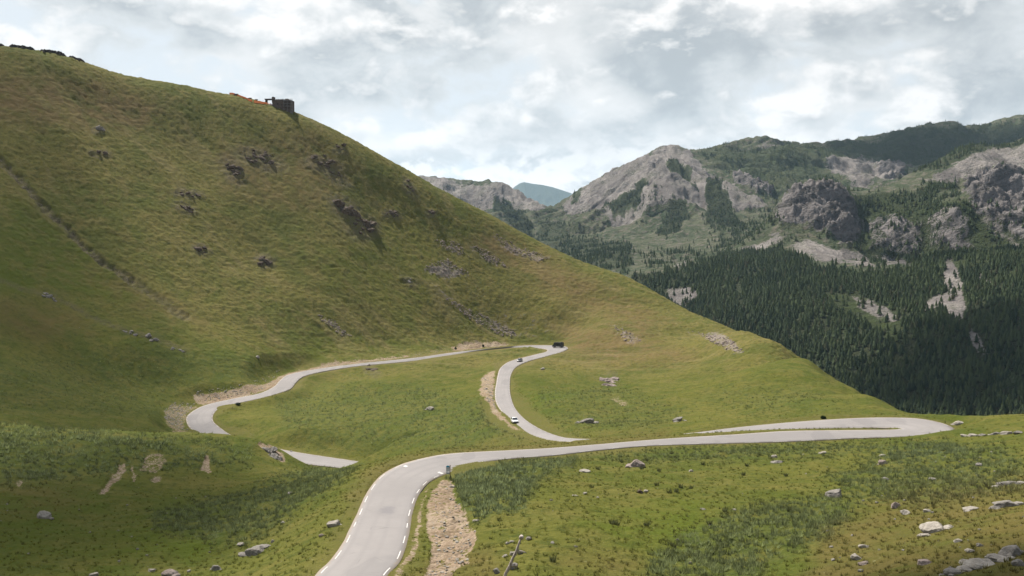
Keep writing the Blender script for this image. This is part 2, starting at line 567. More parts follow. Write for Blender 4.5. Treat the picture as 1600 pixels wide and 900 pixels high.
# resample along range (log) then azimuth
tq = np.interp(np.log(rows), np.log(UC), np.arange(len(UC)))
i0 = np.clip(np.floor(tq).astype(int), 0, len(UC) - 2); f = (tq - i0)[:, None]
gz = lambda k: Zc[np.clip(i0 + k, 0, Zc.shape[0] - 1)]
Zr = 0.5 * (2 * gz(0) + (gz(1) - gz(-1)) * f + (2 * gz(-1) - 5 * gz(0) + 4 * gz(1) - gz(2)) * f**2 + (3 * gz(0) - gz(-1) - 3 * gz(1) + gz(2)) * f**3)
Zn = Zr @ cubic_up(NC, len(AC)).T
RRg, AA = np.meshgrid(rows, azs, indexing='ij')
X = RRg * np.sin(AA); Y = RRg * np.cos(AA)
E_, IDX, LAT = road_near(X, Y)
zroad = L3[IDX, 2] + (R3[IDX, 2] - L3[IDX, 2]) * (np.clip(LAT, -1.1, 1.1) + 1) / 2
PX, PY = pix(np.stack([X, Y, Zn], -1))
WPX = PX + 5 * fbm(X / 6 + 3, Y / 6, 3) + 3 * fbm(PX / 9, PY / 9, 2)
WPY = PY + 3 * fbm(X / 6 - 8, Y / 6 + 5, 3) + 2 * fbm(PX / 8 + 40, PY / 8, 2)

# --- large masks
hill = smooth(395, 480, RRg + 0.22 * X)                                            # the steep hillside
pm = lambda polys, soft=6.0: np.clip(sum(w * poly_mask(WPX, WPY, p, soft) for w, p in polys), 0, 1)
TUSS = pm([(1, [(690,735),(760,722),(840,716),(900,714),(900,728),(840,752),(815,800),(745,815),(720,790)]),
           (.8, [(900,712),(1060,702),(1250,690),(1480,690),(1500,705),(1300,712),(1120,722),(960,722)]),
           (.8, [(1070,830),(1160,790),(1290,775),(1350,790),(1300,840),(1200,880),(1180,910),(1010,910),(1010,870)]),
           (.75, [(1290,745),(1400,700),(1560,690),(1600,720),(1600,770),(1450,790),(1330,780)]),
           (.9, [(-200,650),(120,668),(390,695),(395,730),(300,735),(180,745),(60,760),(-200,760)]),
           (.8, [(230,800),(360,770),(500,722),(560,728),(540,760),(470,800),(400,850),(330,850),(240,830)]),
           (.6, [(-200,570),(100,560),(180,545),(300,545),(400,560),(400,590),(290,610),(240,650),(-200,640)]),
           (.75, [(430,625),(540,600),(660,600),(740,630),(820,690),(700,700),(560,700),(440,670)]),
           (.6, [(840,610),(960,600),(1080,640),(1020,670),(900,672),(840,640)]),
           (.5, [(1130,600),(1250,600),(1330,635),(1180,650),(1080,625)])], 14)
EARTH = pm([(1, [(302,612),(360,605),(405,592),(440,575),(520,565),(640,553),(640,559),(520,573),(462,584),(425,603),(372,619),(318,629),(303,622)]),
            (.75, [(256,642),(270,628),(310,630),(292,645),(288,662),(298,676),(272,668),(258,655)]),
            (1, [(704,541),(725,533),(760,533),(800,537),(790,541),(745,546),(708,550)]),
            (.5, [(640,552),(700,540),(706,550),(645,560)]),
            (1, [(752,590),(764,581),(774,583),(771,615),(775,640),(800,664),(820,676),(800,672),(770,648),(748,612)]),
            (1, [(694,748),(708,752),(712,775),(728,792),(733,815),(745,828),(744,848),(727,862),(735,876),(712,890),(700,906),(660,906),(672,876),(672,845),(664,812),(668,780),(680,762)]),
            (.75, [(603,905),(622,893),(640,862),(648,830),(652,795),(664,768),(672,762),(660,790),(655,832),(649,866),(630,896),(620,906)]),
            (1, [(400,690),(425,690),(440,705),(448,722),(436,720),(422,708),(405,698)]),
            (.9, [(153,770),(168,752),(178,742),(185,724),(198,722),(195,745),(178,756),(165,772)]),
            (.8, [(204,728),(211,726),(212,756),(206,756)]), (.7, [(228,712),(256,710),(262,724),(245,740),(215,738)]),
            (1, [(312,736),(318,714),(325,712),(334,738)]), (.8, [(236,750),(246,742),(258,752),(240,756)]),
            (.7, [(950,622),(965,620),(985,632),(975,636)]), (.8, [(24,752),(34,750),(33,760),(26,760)])], 3.0)
SCREE = pm([(.9, [(662,415),(700,404),(735,428),(700,433),(670,426)]), (.7, [(676,374),(716,378),(730,398),(700,392)]), (.7, [(735,380),(770,395),(795,418),(760,408)]),
            (.75, [(770,362),(800,378),(860,402),(840,410),(790,390)]), (.55, [(660,430),(700,455),(740,485),(800,515),(815,526),(780,525),(735,500),(690,465)]),
            (.7, [(495,490),(520,500),(550,525),(535,525),(505,505)]), (.7, [(950,508),(975,512),(1005,535),(985,540)]),
            (.9, [(1073,515),(1090,522),(1130,545),(1165,552),(1140,528),(1120,515),(1100,520)]), (.35, [(900,540),(960,545),(1000,575),(940,560)]),
            (.5, [(420,475),(445,490),(440,495),(425,485)]), (.3, [(740,480),(830,480),(900,530),(800,530)])], 9)
DRY = pm([(.8, [(0,110),(150,120),(260,160),(230,200),(60,190),(-200,150)]), (.7, [(760,350),(900,420),(1050,500),(1000,520),(850,450),(720,380)]),
          (.8, [(860,500),(1000,520),(1080,560),(950,570),(880,550)]), (.55, [(330,230),(480,200),(560,260),(480,330),(350,300)]),
          (.9, [(640,716),(760,698),(900,690),(1040,676),(1040,690),(860,704),(690,716),(600,745),(560,790),(545,790),(590,735)]),
          (.68, [(1280,830),(1400,770),(1620,740),(1620,920),(1250,920),(1270,870)]), (.6, [(960,905),(860,880),(900,860),(1000,880)]),
          (.6, [(-100,760),(120,760),(140,800),(-100,820)]), (.7, [(0,470),(100,480),(150,520),(40,530),(-100,500)]),
          (.7, [(640,900),(690,860),(760,860),(800,905)]), (.5, [(60,420),(210,430),(320,500),(330,520),(220,480)])], 22)
LUSH = pm([(.9, [(930,790),(1080,780),(1150,800),(1080,850),(960,850),(900,820)]), (.8, [(-200,300),(40,310),(150,400),(230,470),(100,470),(-200,420)]),
           (.8, [(-200,770),(200,780),(400,800),(300,880),(-200,900)]), (.8, [(810,600),(900,610),(870,650),(830,660)]),
           (.5, [(300,540),(600,520),(700,560),(480,600)]), (.6, [(650,790),(660,790),(668,850),(650,885),(640,885)]), (.5, [(480,400),(640,330),(700,420),(640,500),(520,470)])], 20)
RAVINE = line_mask(WPX, WPY, [(-60,205),(0,248),(40,290),(75,330),(105,355),(130,385),(165,410),(205,437)], 7.5)
RAVINE = np.maximum(RAVINE, 0.6 * line_mask(WPX, WPY, [(205,437),(240,462),(290,495)], 9))
TRAIL = np.maximum(line_mask(WPX, WPY, [(0,437),(45,455),(85,463),(130,490),(180,512),(240,528),(290,548)], 6), 0)

OUT = [
 (239,527,22,11,9,5,10,'grey',"knot of grey rocks at the foot of the big grassy hill",.1),
 (272,545,32,6,9,3,6,'grey',"low line of grey stones right of the knot of rocks at the hill foot",.25),
 (206,520,24,6,7,3,6,'grey',"low line of grey stones left of the knot of rocks at the hill foot",.25),
 (580,578,18,12,7,5,9,'dark',"brown rock breaking the edge just below the middle road",.7),
 (364,266,26,26,16,4,11,'dark',"brown crag in two steps on the upper hillside, left of the ribbed crag",.6),
 (408,247,54,22,30,3,9,'dark',"ribbed brown crag spread across the upper hillside",.25),
 (505,250,46,16,22,3,9,'dark',"dark jagged ledge below the skyline under the ruined fort",.1),
 (538,322,36,26,20,5,13,'dark',"broad dark crag in the middle of the hill, upper of two touching",.4),
 (566,352,36,26,20,5,15,'dark',"broad dark crag in the middle of the hill, lower of two touching",.1),
 (413,407,20,14,12,4,10,'dark',"compact dark rock alone low on the hillside",.1),
 (293,302,34,8,12,3,7,'dark',"thin brown ledge on the left hillside, upper of two",.1),
 (290,325,26,10,12,3,8,'dark',"dark rock below the thin brown ledge on the left hillside",.3),
 (315,389,18,9,10,3,7,'dark',"small dark rock on the left hillside below both ledges",.3),
 (640,290,14,16,8,3,7,'dark',"dark rock strip just under the skyline right of the fort",1.0),
 (613,333,20,8,14,3,7,'dark',"scattered brown crags right of the two broad crags",.1),
 (153,200,12,6,5,3,6,'grey',"small dark-backed rock high on the left hillside",.0),
 (673,329,9,6,5,3,6,'dark',"tiny dark rock low under the skyline on the right of the hill",.0),
 (640,438,16,8,7,2,6,'grey',"grey rock on the bare middle of the lower hillside",.4),
 (532,228,14,8,6,2,6,'dark',"dark knob on the shoulder right below the fort",.2),
 (955,597,16,17,18,9,16,'pink',"pale outcrop with a dark cleft on the green slope right of the road",.2),
 (75,462,50,10,14,2,6,'grey',"line of grey rubble low on the left hillside",.25),
 (527,272,30,14,10,2,6,'dark',"little brown crags above the two broad crags",.5),
 (155,237,24,6,7,2,5,'dark',"thin dark terrace edge high on the left hillside",.1),
 (424,706,26,16,26,6,12,'grey',"dark rocky end of the grassy spur, dropping to the lowest stretch of road",.75),
]
CRAG = np.zeros(X.shape, np.float32)
for o_ in OUT:
    dx = (WPX - o_[0]) / (o_[2] * 0.75 + 4); dy = (WPY - o_[1] - o_[9] * (WPX - o_[0])) / (o_[3] * 0.8 + 3)
    CRAG = np.maximum(CRAG, smooth(1.25, 0.55, np.hypot(dx, dy)).astype(np.float32))
CRAG *= (np.abs(RRg - np.interp(AA, *[np.array(v) for v in zip(*sorted((float(ray(p[0], p[1])[0]), p[2]) for p in SKY))])) < 290)

# --- relief
amp = 0.35 + 0.65 * hill
relief = 1.4 * amp * fbm(X / 42, Y / 42, 3) + 0.5 * fbm(X / 11 + 4, Y / 11, 3)
DU, DV = (0.86 * X - 0.51 * Y), (0.51 * X + 0.86 * Y)
DV = DV + 9 * fbm(X / 30, Y / 30 + 7, 3)
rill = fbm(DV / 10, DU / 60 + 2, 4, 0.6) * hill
terr = fbm(X / 14 + 0.4 * Zn / 14, Zn / 2.1 + Y / 60, 3) * hill                 # sheep-track steps along the contours
relief += 0.22 * terr + 0.75 * rill
small = fbm(X / 2.6, Y / 2.6, 3)
relief += hill * 0.26 * perlin(X / 1.25 + 9, Y / 1.25) + hill * 0.30 * np.minimum(perlin(X / 3.1, Y / 3.1 + Zn / 3), 0.1)
relief += small * (0.20 + 0.42 * hill + 0.22 * TUSS)
tus = perlin(X / 0.9, Y / 0.9) * smooth(330, 120, RRg)
relief += 0.16 * np.maximum(tus, -0.15) * (0.3 + 1.0 * TUSS)
relief += CRAG * hill * 1.0 * (fbm(X / 5 + Zn / 9, Zn / 4, 4, ridged=True) - 0.25)
nearedge = smooth(0.6, 7, E_)
relief = relief * (0.12 + 0.88 * nearedge) * smooth(20, 60, RRg)
relief -= RAVINE * (1.6 + 1.5 * fbm(X / 3, Zn / 3, 2)) + EARTH * (0.25 + 0.55 * np.abs(fbm(X / 1.6, Y / 1.6 + Zn, 3)))
Zn = Zn + relief
D = np.clip(3.0 + 2.2 * np.abs(Zn - zroad), 3.5, 11)
wr = smooth(D, 0.7, E_)
bed = np.where(E_ <= 0, zroad - 0.02 - 0.22 * smooth(1.0, 0.90, np.abs(LAT)), zroad - 0.06)
Z = Zn + (bed - Zn) * wr
def fit_skyline(Zm, rws, az_, sky, span):
    """raise or lower the crest a little so that the ridge line has the photographed outline"""
    sa, st = ray([p[0] for p in sky], [p[1] for p in sky])
    tgt = np.interp(az_, sa, st)
    ok_ = (az_ > sa.min()) & (az_ < sa.max())
    sl_ = Zm / rws[:, None]
    rc = np.interp(az_, sa, [p[2] for p in sky])
    q = rws[:, None] / rc[None]
    sl_ = np.where((q > 0.85) & (q < 1.12), sl_, -9)
    dlt = np.where(ok_, (tgt - sl_.max(0)), 0) * rc
    dlt = np.convolve(np.pad(dlt, 6, mode='edge'), np.ones(13) / 13, 'valid')
    return Zm + dlt[None] * smooth(1 - span, 0.99, q)


Zn0 = fit_skyline(Z, rows, azs, SKY, 0.16)
Z = Z + (Zn0 - Z) * smooth(2, 14, E_)
Z = Z.astype(np.float32)
cut = np.clip((Zn - Z - 0.5) / 1.6, 0, 1) * (E_ > 0.8)
EARTH = np.clip(EARTH + 0.0 * cut, 0, 1)
VERGE = smooth(2.6, 0.3, E_)
G_SLOPE = Z / RRg
SKYLINE = np.maximum.accumulate(G_SLOPE, axis=0)

me = np_mesh("ground", np.stack([X, Y, Z], -1).reshape(-1, 3), grid_faces(NR, NC), True)
color_attr(me, "cover", np.stack([EARTH, SCREE, DRY], -1).reshape(-1, 3))
color_attr(me, "growth", np.stack([TUSS, LUSH, np.maximum(np.maximum(RAVINE, 0.7 * TRAIL), 0.75 * CRAG * hill)], -1).reshape(-1, 3))
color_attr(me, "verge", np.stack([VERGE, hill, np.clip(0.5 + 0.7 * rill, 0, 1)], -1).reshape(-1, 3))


def ground_material():
    m, t, b = mat_new("alpine_grass")
    tc = t.new('ShaderNodeTexCoord'); O = tc.outputs['Object']
    earth, scree, dry = attr(t, "cover")
    tuss, lush, rav = attr(t, "growth")
    verge, hil, terr_ = attr(t, "verge")
    n40 = t.noise(O, 0.022, 5, 0.6, 0.6)
    n8 = t.noise(O, 0.13, 5, 0.62, 0.3)
    n2 = t.noise(O, 0.55, 5, 0.65)
    n05 = t.noise(O, 2.6, 4, 0.7)
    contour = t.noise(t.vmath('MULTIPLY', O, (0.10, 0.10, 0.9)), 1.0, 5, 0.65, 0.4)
    c = t.mix(t.ramp(n40, 0.38, 0.62), (0.100, 0.110, 0.026), (0.155, 0.140, 0.042))
    c = t.mix(t.ramp(n8, 0.42, 0.66, 0, 0.75), c, (0.185, 0.150, 0.058))
    c = t.mix(t.ramp(n2, 0.45, 0.68, 0, 0.75), c, (0.066, 0.078, 0.020))
    c = t.mix(t.ramp(n05, 0.52, 0.72, 0, 0.6), c, (0.050, 0.060, 0.016))
    c = t.mix(t.ramp(n05, 0.46, 0.28, 0, 0.55), c, (0.235, 0.205, 0.085))
    dryf = t.math('MULTIPLY', dry, t.ramp(n8, 0.30, 0.60, 0.35, 1.0), clamp=True)
    c = t.mix(t.math('MULTIPLY', dryf, 0.8), c, t.mix(n2, (0.135, 0.082, 0.044), (0.205, 0.140, 0.078)))
    lushf = t.math('MULTIPLY', lush, t.ramp(n8, 0.60, 0.35, 0.4, 1.0), clamp=True)
    c = t.mix(t.math('MULTIPLY', lushf, 0.75), c, t.mix(n2, (0.075, 0.105, 0.012), (0.120, 0.140, 0.022)))
    tf = t.math('MULTIPLY', tuss, t.ramp(n2, 0.35, 0.60, 0.1, 1.0), clamp=True)
    c = t.mix(t.math('MULTIPLY', tf, 0.6), c, t.mix(n05, (0.055, 0.080, 0.030), (0.120, 0.135, 0.062)))
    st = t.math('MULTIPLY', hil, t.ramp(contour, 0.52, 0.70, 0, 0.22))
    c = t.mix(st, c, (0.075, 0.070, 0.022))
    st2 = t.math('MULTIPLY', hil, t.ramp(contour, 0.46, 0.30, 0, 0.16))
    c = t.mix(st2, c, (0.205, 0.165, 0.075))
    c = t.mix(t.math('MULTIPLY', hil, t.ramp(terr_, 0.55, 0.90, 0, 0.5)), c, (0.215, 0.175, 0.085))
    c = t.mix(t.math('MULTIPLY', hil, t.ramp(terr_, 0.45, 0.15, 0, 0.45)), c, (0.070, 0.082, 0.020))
    # worn verge beside the asphalt
    vf = t.math('MULTIPLY', verge, t.ramp(n2, 0.35, 0.65, 0.25, 0.9))
    c = t.mix(vf, c, t.mix(n05, (0.20, 0.155, 0.085), (0.13, 0.115, 0.04)))
    # small pale stones everywhere, thick in the scree
    vo = t.voronoi(O, 0.9)
    rare = t.ramp(t.noise(O, 0.31, 3, 0.6), 0.55, 0.70)
    peb = t.math('MULTIPLY', t.ramp(vo, 0.16, 0.08), t.math('MULTIPLY', rare, 0.75))
    c = t.mix(peb, c, (0.34, 0.30, 0.24))
    sc = t.math('ADD', t.math('MULTIPLY', scree, 0.95), t.math('ADD', t.math('MULTIPLY', t.math('SUBTRACT', n2, 0.58), 1.8), t.math('MULTIPLY', t.math('SUBTRACT', n8, 0.5), 1.2)), clamp=True)
    sc = t.math('MULTIPLY', sc, t.ramp(scree, 0.02, 0.2))
    sc = t.ramp(sc, 0.25, 0.75)
    stone = t.mix(t.voronoi(O, 1.1, out='Color'), (0.20, 0.165, 0.175), (0.36, 0.305, 0.315))
    c = t.mix(t.math('MULTIPLY', sc, 0.75), c, stone)
    ef = t.math('ADD', t.math('MULTIPLY', earth, 0.8), t.math('ADD', t.math('MULTIPLY', t.math('SUBTRACT', n2, 0.55), 1.6), t.math('MULTIPLY', t.math('SUBTRACT', n05, 0.5), 2.0)), clamp=True)
    ef = t.math('MULTIPLY', t.ramp(ef, 0.35, 0.62), t.ramp(earth, 0.02, 0.2))
    soil = t.mix(t.ramp(n05, 0.35, 0.7), (0.22, 0.150, 0.112), (0.40, 0.305, 0.248))
    soil = t.mix(t.ramp(n8, 0.4, 0.65, 0, 0.6), soil, (0.40, 0.325, 0.275))
    c = t.mix(ef, c, soil)
    soil = t.mix(t.ramp(n2, 0.50, 0.66, 0, 0.75), soil, (0.165, 0.120, 0.085))
    c = t.mix(t.math('MULTIPLY', ef, t.ramp(n2, 0.50, 0.64, 0, 0.7)), c, (0.165, 0.125, 0.085))
    rf = t.math('MULTIPLY', rav, t.ramp(n2, 0.35, 0.6, 0.2, 0.95))
    c = t.mix(rf, c, t.mix(t.ramp(n05, 0.4, 0.65), (0.085, 0.07, 0.045), (0.24, 0.20, 0.15)))
    lowk = t.vmath('MULTIPLY', c, (0.60, 0.665, 0.44))
    hk = t.vmath('MULTIPLY', c, (0.74, 0.745, 0.66))
    keepc = t.math('MAXIMUM', t.math('MAXIMUM', ef, sc), hil, clamp=True)
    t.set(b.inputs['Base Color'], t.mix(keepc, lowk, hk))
    b.inputs['Roughness'].default_value = 0.95
    b.inputs['Specular IOR Level'].default_value = 0.05
    h = t.math('ADD', t.math('MULTIPLY', n05, 0.35), t.math('MULTIPLY', n2, 0.7))
    h = t.math('ADD', h, t.math('MULTIPLY', t.math('MULTIPLY', contour, hil), 0.3))
    bump(t, b, h, 0.9, 0.9)
    return m


M_GROUND = ground_material()
link_obj("ground", me, M_GROUND, kind="structure")


def ground_at(px, py):
    """first near-ground point seen through a photo pixel"""
    a, t = ray(px, py)
    j = (a - AZ0) / (AZ1 - AZ0) * (NC - 1)
    j0 = int(np.clip(math.floor(j), 0, NC - 2)); fj = float(j - j0)
    col = G_SLOPE[60:, j0] * (1 - fj) + G_SLOPE[60:, j0 + 1] * fj
    k = int(np.argmax(col >= t)) + 60
    if col.max() < t:
        k = int(np.argmax(col)) + 60
        r = rows[k]
    else:
        s0, s1 = col[k - 61], col[k - 60]
        u = np.clip((t - s0) / (s1 - s0 + 1e-9), 0, 1)
        r = rows[k - 1] + u * (rows[k] - rows[k - 1])
    x, y = r * math.sin(a), r * math.cos(a)
    return Vector((x, y, float(ground_h(x, y))))


def ground_h(x, y):
    x = np.asarray(x, float); y = np.asarray(y, float)
    r = np.hypot(x, y); a = np.arctan2(x, y)
    i = np.interp(np.log(r), np.log(rows), np.arange(NR)); j = np.clip((a - AZ0) / (AZ1 - AZ0) * (NC - 1), 0, NC - 1.001)
    i0 = np.clip(i.astype(int), 0, NR - 2); j0 = j.astype(int); u = i - i0; v = j - j0
    return (Z[i0, j0] * (1 - u) * (1 - v) + Z[i0 + 1, j0] * u * (1 - v) + Z[i0, j0 + 1] * (1 - u) * v + Z[i0 + 1, j0 + 1] * u * v)


# ------------------------------------------------------------------ road
def build_road():
    nx = 9
    q = np.linspace(-1, 1, nx)
    V = np.zeros((NS, nx + 2, 3), np.float32)
    wob = 1 + 0.012 * fbm(SLEN / 3.1, SLEN * 0, 3)
    for j, qq in enumerate(q):
        V[:, j + 1] = C3 + (R3 - C3) * (qq * wob)[:, None] if abs(qq) == 1 else C3 + (R3 - C3) * qq
        V[:, j + 1, 2] += 0.05 * (1 - qq * qq)
    V[:, 0] = V[:, 1] + [0, 0, -0.35]; V[:, -1] = V[:, -2] + [0, 0, -0.35]
    m_, t, b = mat_new("pale_asphalt")
    tc = t.new('ShaderNodeTexCoord'); O = tc.outputs['Object']
    n1 = t.noise(O, 0.08, 4, 0.6, 0.5); n2 = t.noise(O, 0.9, 5, 0.65); n3 = t.noise(O, 14.0, 3, 0.7)
    c = t.mix(t.ramp(n1, 0.35, 0.65), (0.240, 0.228, 0.221), (0.280, 0.266, 0.257))
    c = t.mix(t.ramp(n2, 0.5, 0.75, 0, 0.4), c, (0.215, 0.207, 0.202))
    c = t.mix(t.ramp(n3, 0.4, 0.7, 0, 0.25), c, (0.32, 0.305, 0.295))
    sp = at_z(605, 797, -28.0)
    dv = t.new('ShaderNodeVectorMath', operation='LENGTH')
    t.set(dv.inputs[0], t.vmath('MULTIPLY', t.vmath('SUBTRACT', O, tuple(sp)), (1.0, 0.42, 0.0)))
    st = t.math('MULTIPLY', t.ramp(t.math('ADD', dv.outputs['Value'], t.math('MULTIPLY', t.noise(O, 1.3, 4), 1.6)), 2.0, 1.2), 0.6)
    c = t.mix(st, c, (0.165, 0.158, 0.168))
    e, qq_, _ = attr(t, "edge")
    lane = t.math('ABSOLUTE', t.math('SUBTRACT', t.math('ABSOLUTE', t.math('SUBTRACT', qq_, 0.5)), 0.235))
    trk = t.math('ABSOLUTE', t.math('SUBTRACT', lane, 0.125))
    c = t.mix(t.math('MULTIPLY', t.ramp(trk, 0.07, 0.0, 0, 0.35), t.ramp(n1, 0.3, 0.6)), c, (0.215, 0.205, 0.20))
    ck = t.voronoi(t.vmath('ADD', t.scale(O, 0.22), t.scale(tc.outputs['Object'], 0.0)), 1.0, 'DISTANCE_TO_EDGE')
    ck = t.math('MULTIPLY', t.ramp(ck, 0.012, 0.002), t.ramp(t.noise(O, 0.16, 3), 0.52, 0.62))
    c = t.mix(t.math('MULTIPLY', ck, 0.5), c, (0.13, 0.125, 0.12))
    pt = t.ramp(t.noise(t.vmath('MULTIPLY', O, (0.20, 0.06, 0.1)), 1.0, 2, 0.4), 0.60, 0.62)
    c = t.mix(t.math('MULTIPLY', pt, 0.45), c, (0.20, 0.192, 0.19))
    c = t.mix(t.math('MULTIPLY', t.ramp(t.math('ADD', e, t.math('MULTIPLY', n2, 0.25)), 0.98, 1.14), 0.75), c, (0.34, 0.28, 0.21))
    t.set(b.inputs['Base Color'], t.vmath('MULTIPLY', c, (0.72, 0.705, 0.70)))
    b.inputs['Roughness'].default_value = 0.85
    bump(t, b, n3, 0.01, 0.5)
    me = np_mesh("road", V.reshape(-1, 3), grid_faces(NS, nx + 2), True)
    ed = np.zeros((NS, nx + 2, 3), np.float32); ed[:, 1:-1, 0] = np.abs(q); ed[:, (0, -1), 0] = 1; ed[:, 1:-1, 1] = (q + 1) / 2
    color_attr(me, "edge", ed.reshape(-1, 3))
    o = link_obj("road", me, m_, kind="structure")
    # dashed edge lines
    VV, FF = [], []
    def strip(i0, i1, q0s, q1s):
        n = len(VV)
        for i in range(i0, i1 + 1):
            for qq in (q0s(i), q1s(i)):
                p = C3[i] + (R3[i] - C3[i]) * qq
                VV.append((p[0], p[1], p[2] + 0.05 * (1 - qq * qq) + 0.012))
        for k in range(i1 - i0):
            FF.append((n + 2 * k, n + 2 * k + 1, n + 2 * k + 3, n + 2 * k + 2))
    for side in (-1, 1):
        s = 1.5
        while s < SLEN[-1] - 5:
            i0, i1 = np.searchsorted(SLEN, s), np.searchsorted(SLEN, s + 3.0)
            wd = 0.09
            strip(i0, i1, lambda i: side * (1 - 0.30 / HW[i]), lambda i: side * (1 - (0.30 + wd) / HW[i]))
            s += 6.6 if s < 260 else 5.2
    for k, q0, q1 in ((8.9, -0.62, -0.78), (9.3, 0.66, 0.9)):
        i = station(k); strip(i, i + 1, lambda i: q0, lambda i: q1)
    lm = bpy.data.meshes.new("road_marking"); lm.from_pydata(VV, [], FF)
    link_obj("road_marking", lm, simple_mat("white_road_paint", (0.46, 0.445, 0.42), 0.7, var=0.15, nscale=1.5), parent=o, kind="structure")


build_road()

# ------------------------------------------------------------------ the mountains across the valley
FAR_SKY = [(560,285,3600),(640,274,3600),(670,275,3600),(700,278,3600),(740,283,3600),(765,284,3600),(785,286.5,3580),(805,297,3500),(825,308,3400),(850,321,3250),(862,324,3250),
 (880,311,3150),(900,299,3150),(930,280,3100),(960,263,3050),(1000,246,3000),(1030,229,3000),(1047,225.5,3000),(1070,230,3000),(1080,234,3020),(1100,233,3100),(1150,219,3300),(1190,211.5,3350),
 (1215,217,3400),(1240,224,3500),(1280,226,3700),(1320,219,3800),(1345,214,3850),(1380,209,3900),(1410,202,4000),(1450,193,4000),(1485,189,4050),(1515,196,4100),(1540,194,4300),(1570,184,4400),(1600,179,4400),(1700,168,4400),(1850,160,4400)]
FAR_RIDGE = [(1215,324,1740),(1235,304,1780),(1260,296,1800),(1285,294,1820),(1310,299,1850),(1335,304,1900),(1365,299,2000),(1400,289,2150),(1440,277,2250),(1480,264,2300),(1520,249,2300),(1550,236,2300),(1600,227,2300),(1700,218,2300),(1850,210,2300)]
FAR_PTS = [(720,320,3250),(780,325,3200),(800,350,2900),(835,345,2950),(760,350,2800),(700,320,3250),(640,330,3200),
 (860,335,3050),(870,345,2800),(890,335,2850),(930,318,2800),(960,300,2780),(990,275,2800),(1040,255,2780),(1045,285,2600),(1020,300,2570),(1065,290,2640),(1050,320,2450),(1090,345,2350),(980,325,2600),(945,338,2620),
 (1000,358,2350),(1060,362,2260),(1125,300,2700),(1105,268,2850),(1150,330,2450),(1160,270,2950),(1200,250,3050),(1200,295,2700),(1180,338,2420),(1240,270,3000),(1215,340,2350),(1270,270,3050),(1290,288,2850),
 (1330,285,2900),(1330,262,3200),(1350,240,3500),(1400,262,3350),(1400,230,3650),(1450,230,3700),(1450,258,3400),(1500,238,3700),(1500,252,3500),(1550,215,4000),(1560,230,3800),(1600,210,4000),(1700,200,4000),
 (1225,345,1685),(1245,382,1610),(1275,384,1600),(1300,386,1625),(1330,388,1740),(1285,340,1705),(1310,340,1720),(1260,330,1730),(1338,345,1840),(1350,355,1840),(1350,387,1790),(1400,350,1700),(1400,396,1668),(1440,345,1690),(1445,396,1655),(1480,335,1650),(1485,394,1612),(1520,345,1640),(1525,392,1600),(1560,345,1945),(1600,360,1900),(1400,325,1830),(1450,325,1750),(1500,300,1900),(1550,275,2000),(1600,268,2050),(1700,265,2000),
 (1620,375,1600),(1500,400,1400),(1180,380,1780),(1150,385,1830),(1200,398,1540),(1300,402,1470),(1400,410,1370),(1500,410,1310),(1600,410,1250),(1700,400,1200),
 (1050,398,1860),(1000,393,2000),(950,383,2200),(900,368,2350),(920,400,1950),(950,410,1750),(1000,425,1560),(1100,410,1620),(1050,440,1430),(1100,450,1380),(1200,450,1300),(1300,450,1240),(1400,460,1190),(1500,450,1190),(1600,450,1150),
 (1100,490,1250),(1200,520,1100),(1300,520,1080),(1400,520,1030),(1500,520,1000),(1600,520,980),(1700,520,950),(1300,580,980),(1400,600,920),(1500,600,900),(1600,600,880),(1300,650,860),(1400,650,850),(1500,650,830),(1600,650,810),(1750,650,780),
 (860,400,2000),(800,400,2200)]
fc = [at(*p) for p in FAR_PTS]
for (x, y, r) in FAR_SKY:
    p = at(x, y, r); fc.append(p); a, t = ray(x, y)
    for dr, dz in ((260, -60), (700, -260)):
        fc.append(np.array([(r + dr) * math.sin(a), (r + dr) * math.cos(a), p[2] + dz]))
for (x, y, r) in FAR_RIDGE:
    p = at(x, y, r); fc.append(p); a, t = ray(x, y)
    fc.append(np.array([(r + 220) * math.sin(a), (r + 220) * math.cos(a), p[2] - 28]))
for x, r, z in ((700,1000,-190),(900,1000,-190),(1100,900,-190),(1300,760,-180),(1500,720,-165),(1700,690,-150),(700,1800,-60),(300,1000,-150),(300,2000,-50),(300,3500,150),(-100,1000,-120),(-100,3500,100),(900,1500,-110),(800,1600,-100),(1000,1200,-150),(500,2800,60)):
    a, t = ray(x, 390)
    fc.append(np.array([r * math.sin(a), r * math.cos(a), z]))
far_z = tps_fit(np.array(fc), 1e-5)
FNC = 1240
frows = np.concatenate([np.geomspace(680, 2400, 640, endpoint=False), np.geomspace(2400, 4700, 360, endpoint=False), np.geomspace(4700, 5600, 20)])
FNR = len(frows)
FU = np.geomspace(680, 5600, 200); FA = np.linspace(AZ0, AZ1, 181)
GR, GA = np.meshgrid(FU, FA, indexing='ij')
Zc = far_z(GR * np.sin(GA), GR * np.cos(GA)).astype(np.float32)
tq = np.interp(np.log(frows), np.log(FU), np.arange(len(FU)))
i0 = np.clip(np.floor(tq).astype(int), 0, len(FU) - 2); f = (tq - i0)[:, None]
Zr = 0.5 * (2 * gz(0) + (gz(1) - gz(-1)) * f + (2 * gz(-1) - 5 * gz(0) + 4 * gz(1) - gz(2)) * f**2 + (3 * gz(0) - gz(-1) - 3 * gz(1) + gz(2)) * f**3)
FZ = Zr @ cubic_up(FNC, len(FA)).T
fazs = np.linspace(AZ0, AZ1, FNC)
FR, FAZ = np.meshgrid(frows, fazs, indexing='ij')
XF = FR * np.sin(FAZ); YF = FR * np.cos(FAZ)
PX, PY = pix(np.stack([XF, YF, FZ], -1))
WPX = PX + 9 * fbm(PX / 40 + 5, PY / 30, 4) + 4 * fbm(PX / 9, PY / 9, 3)
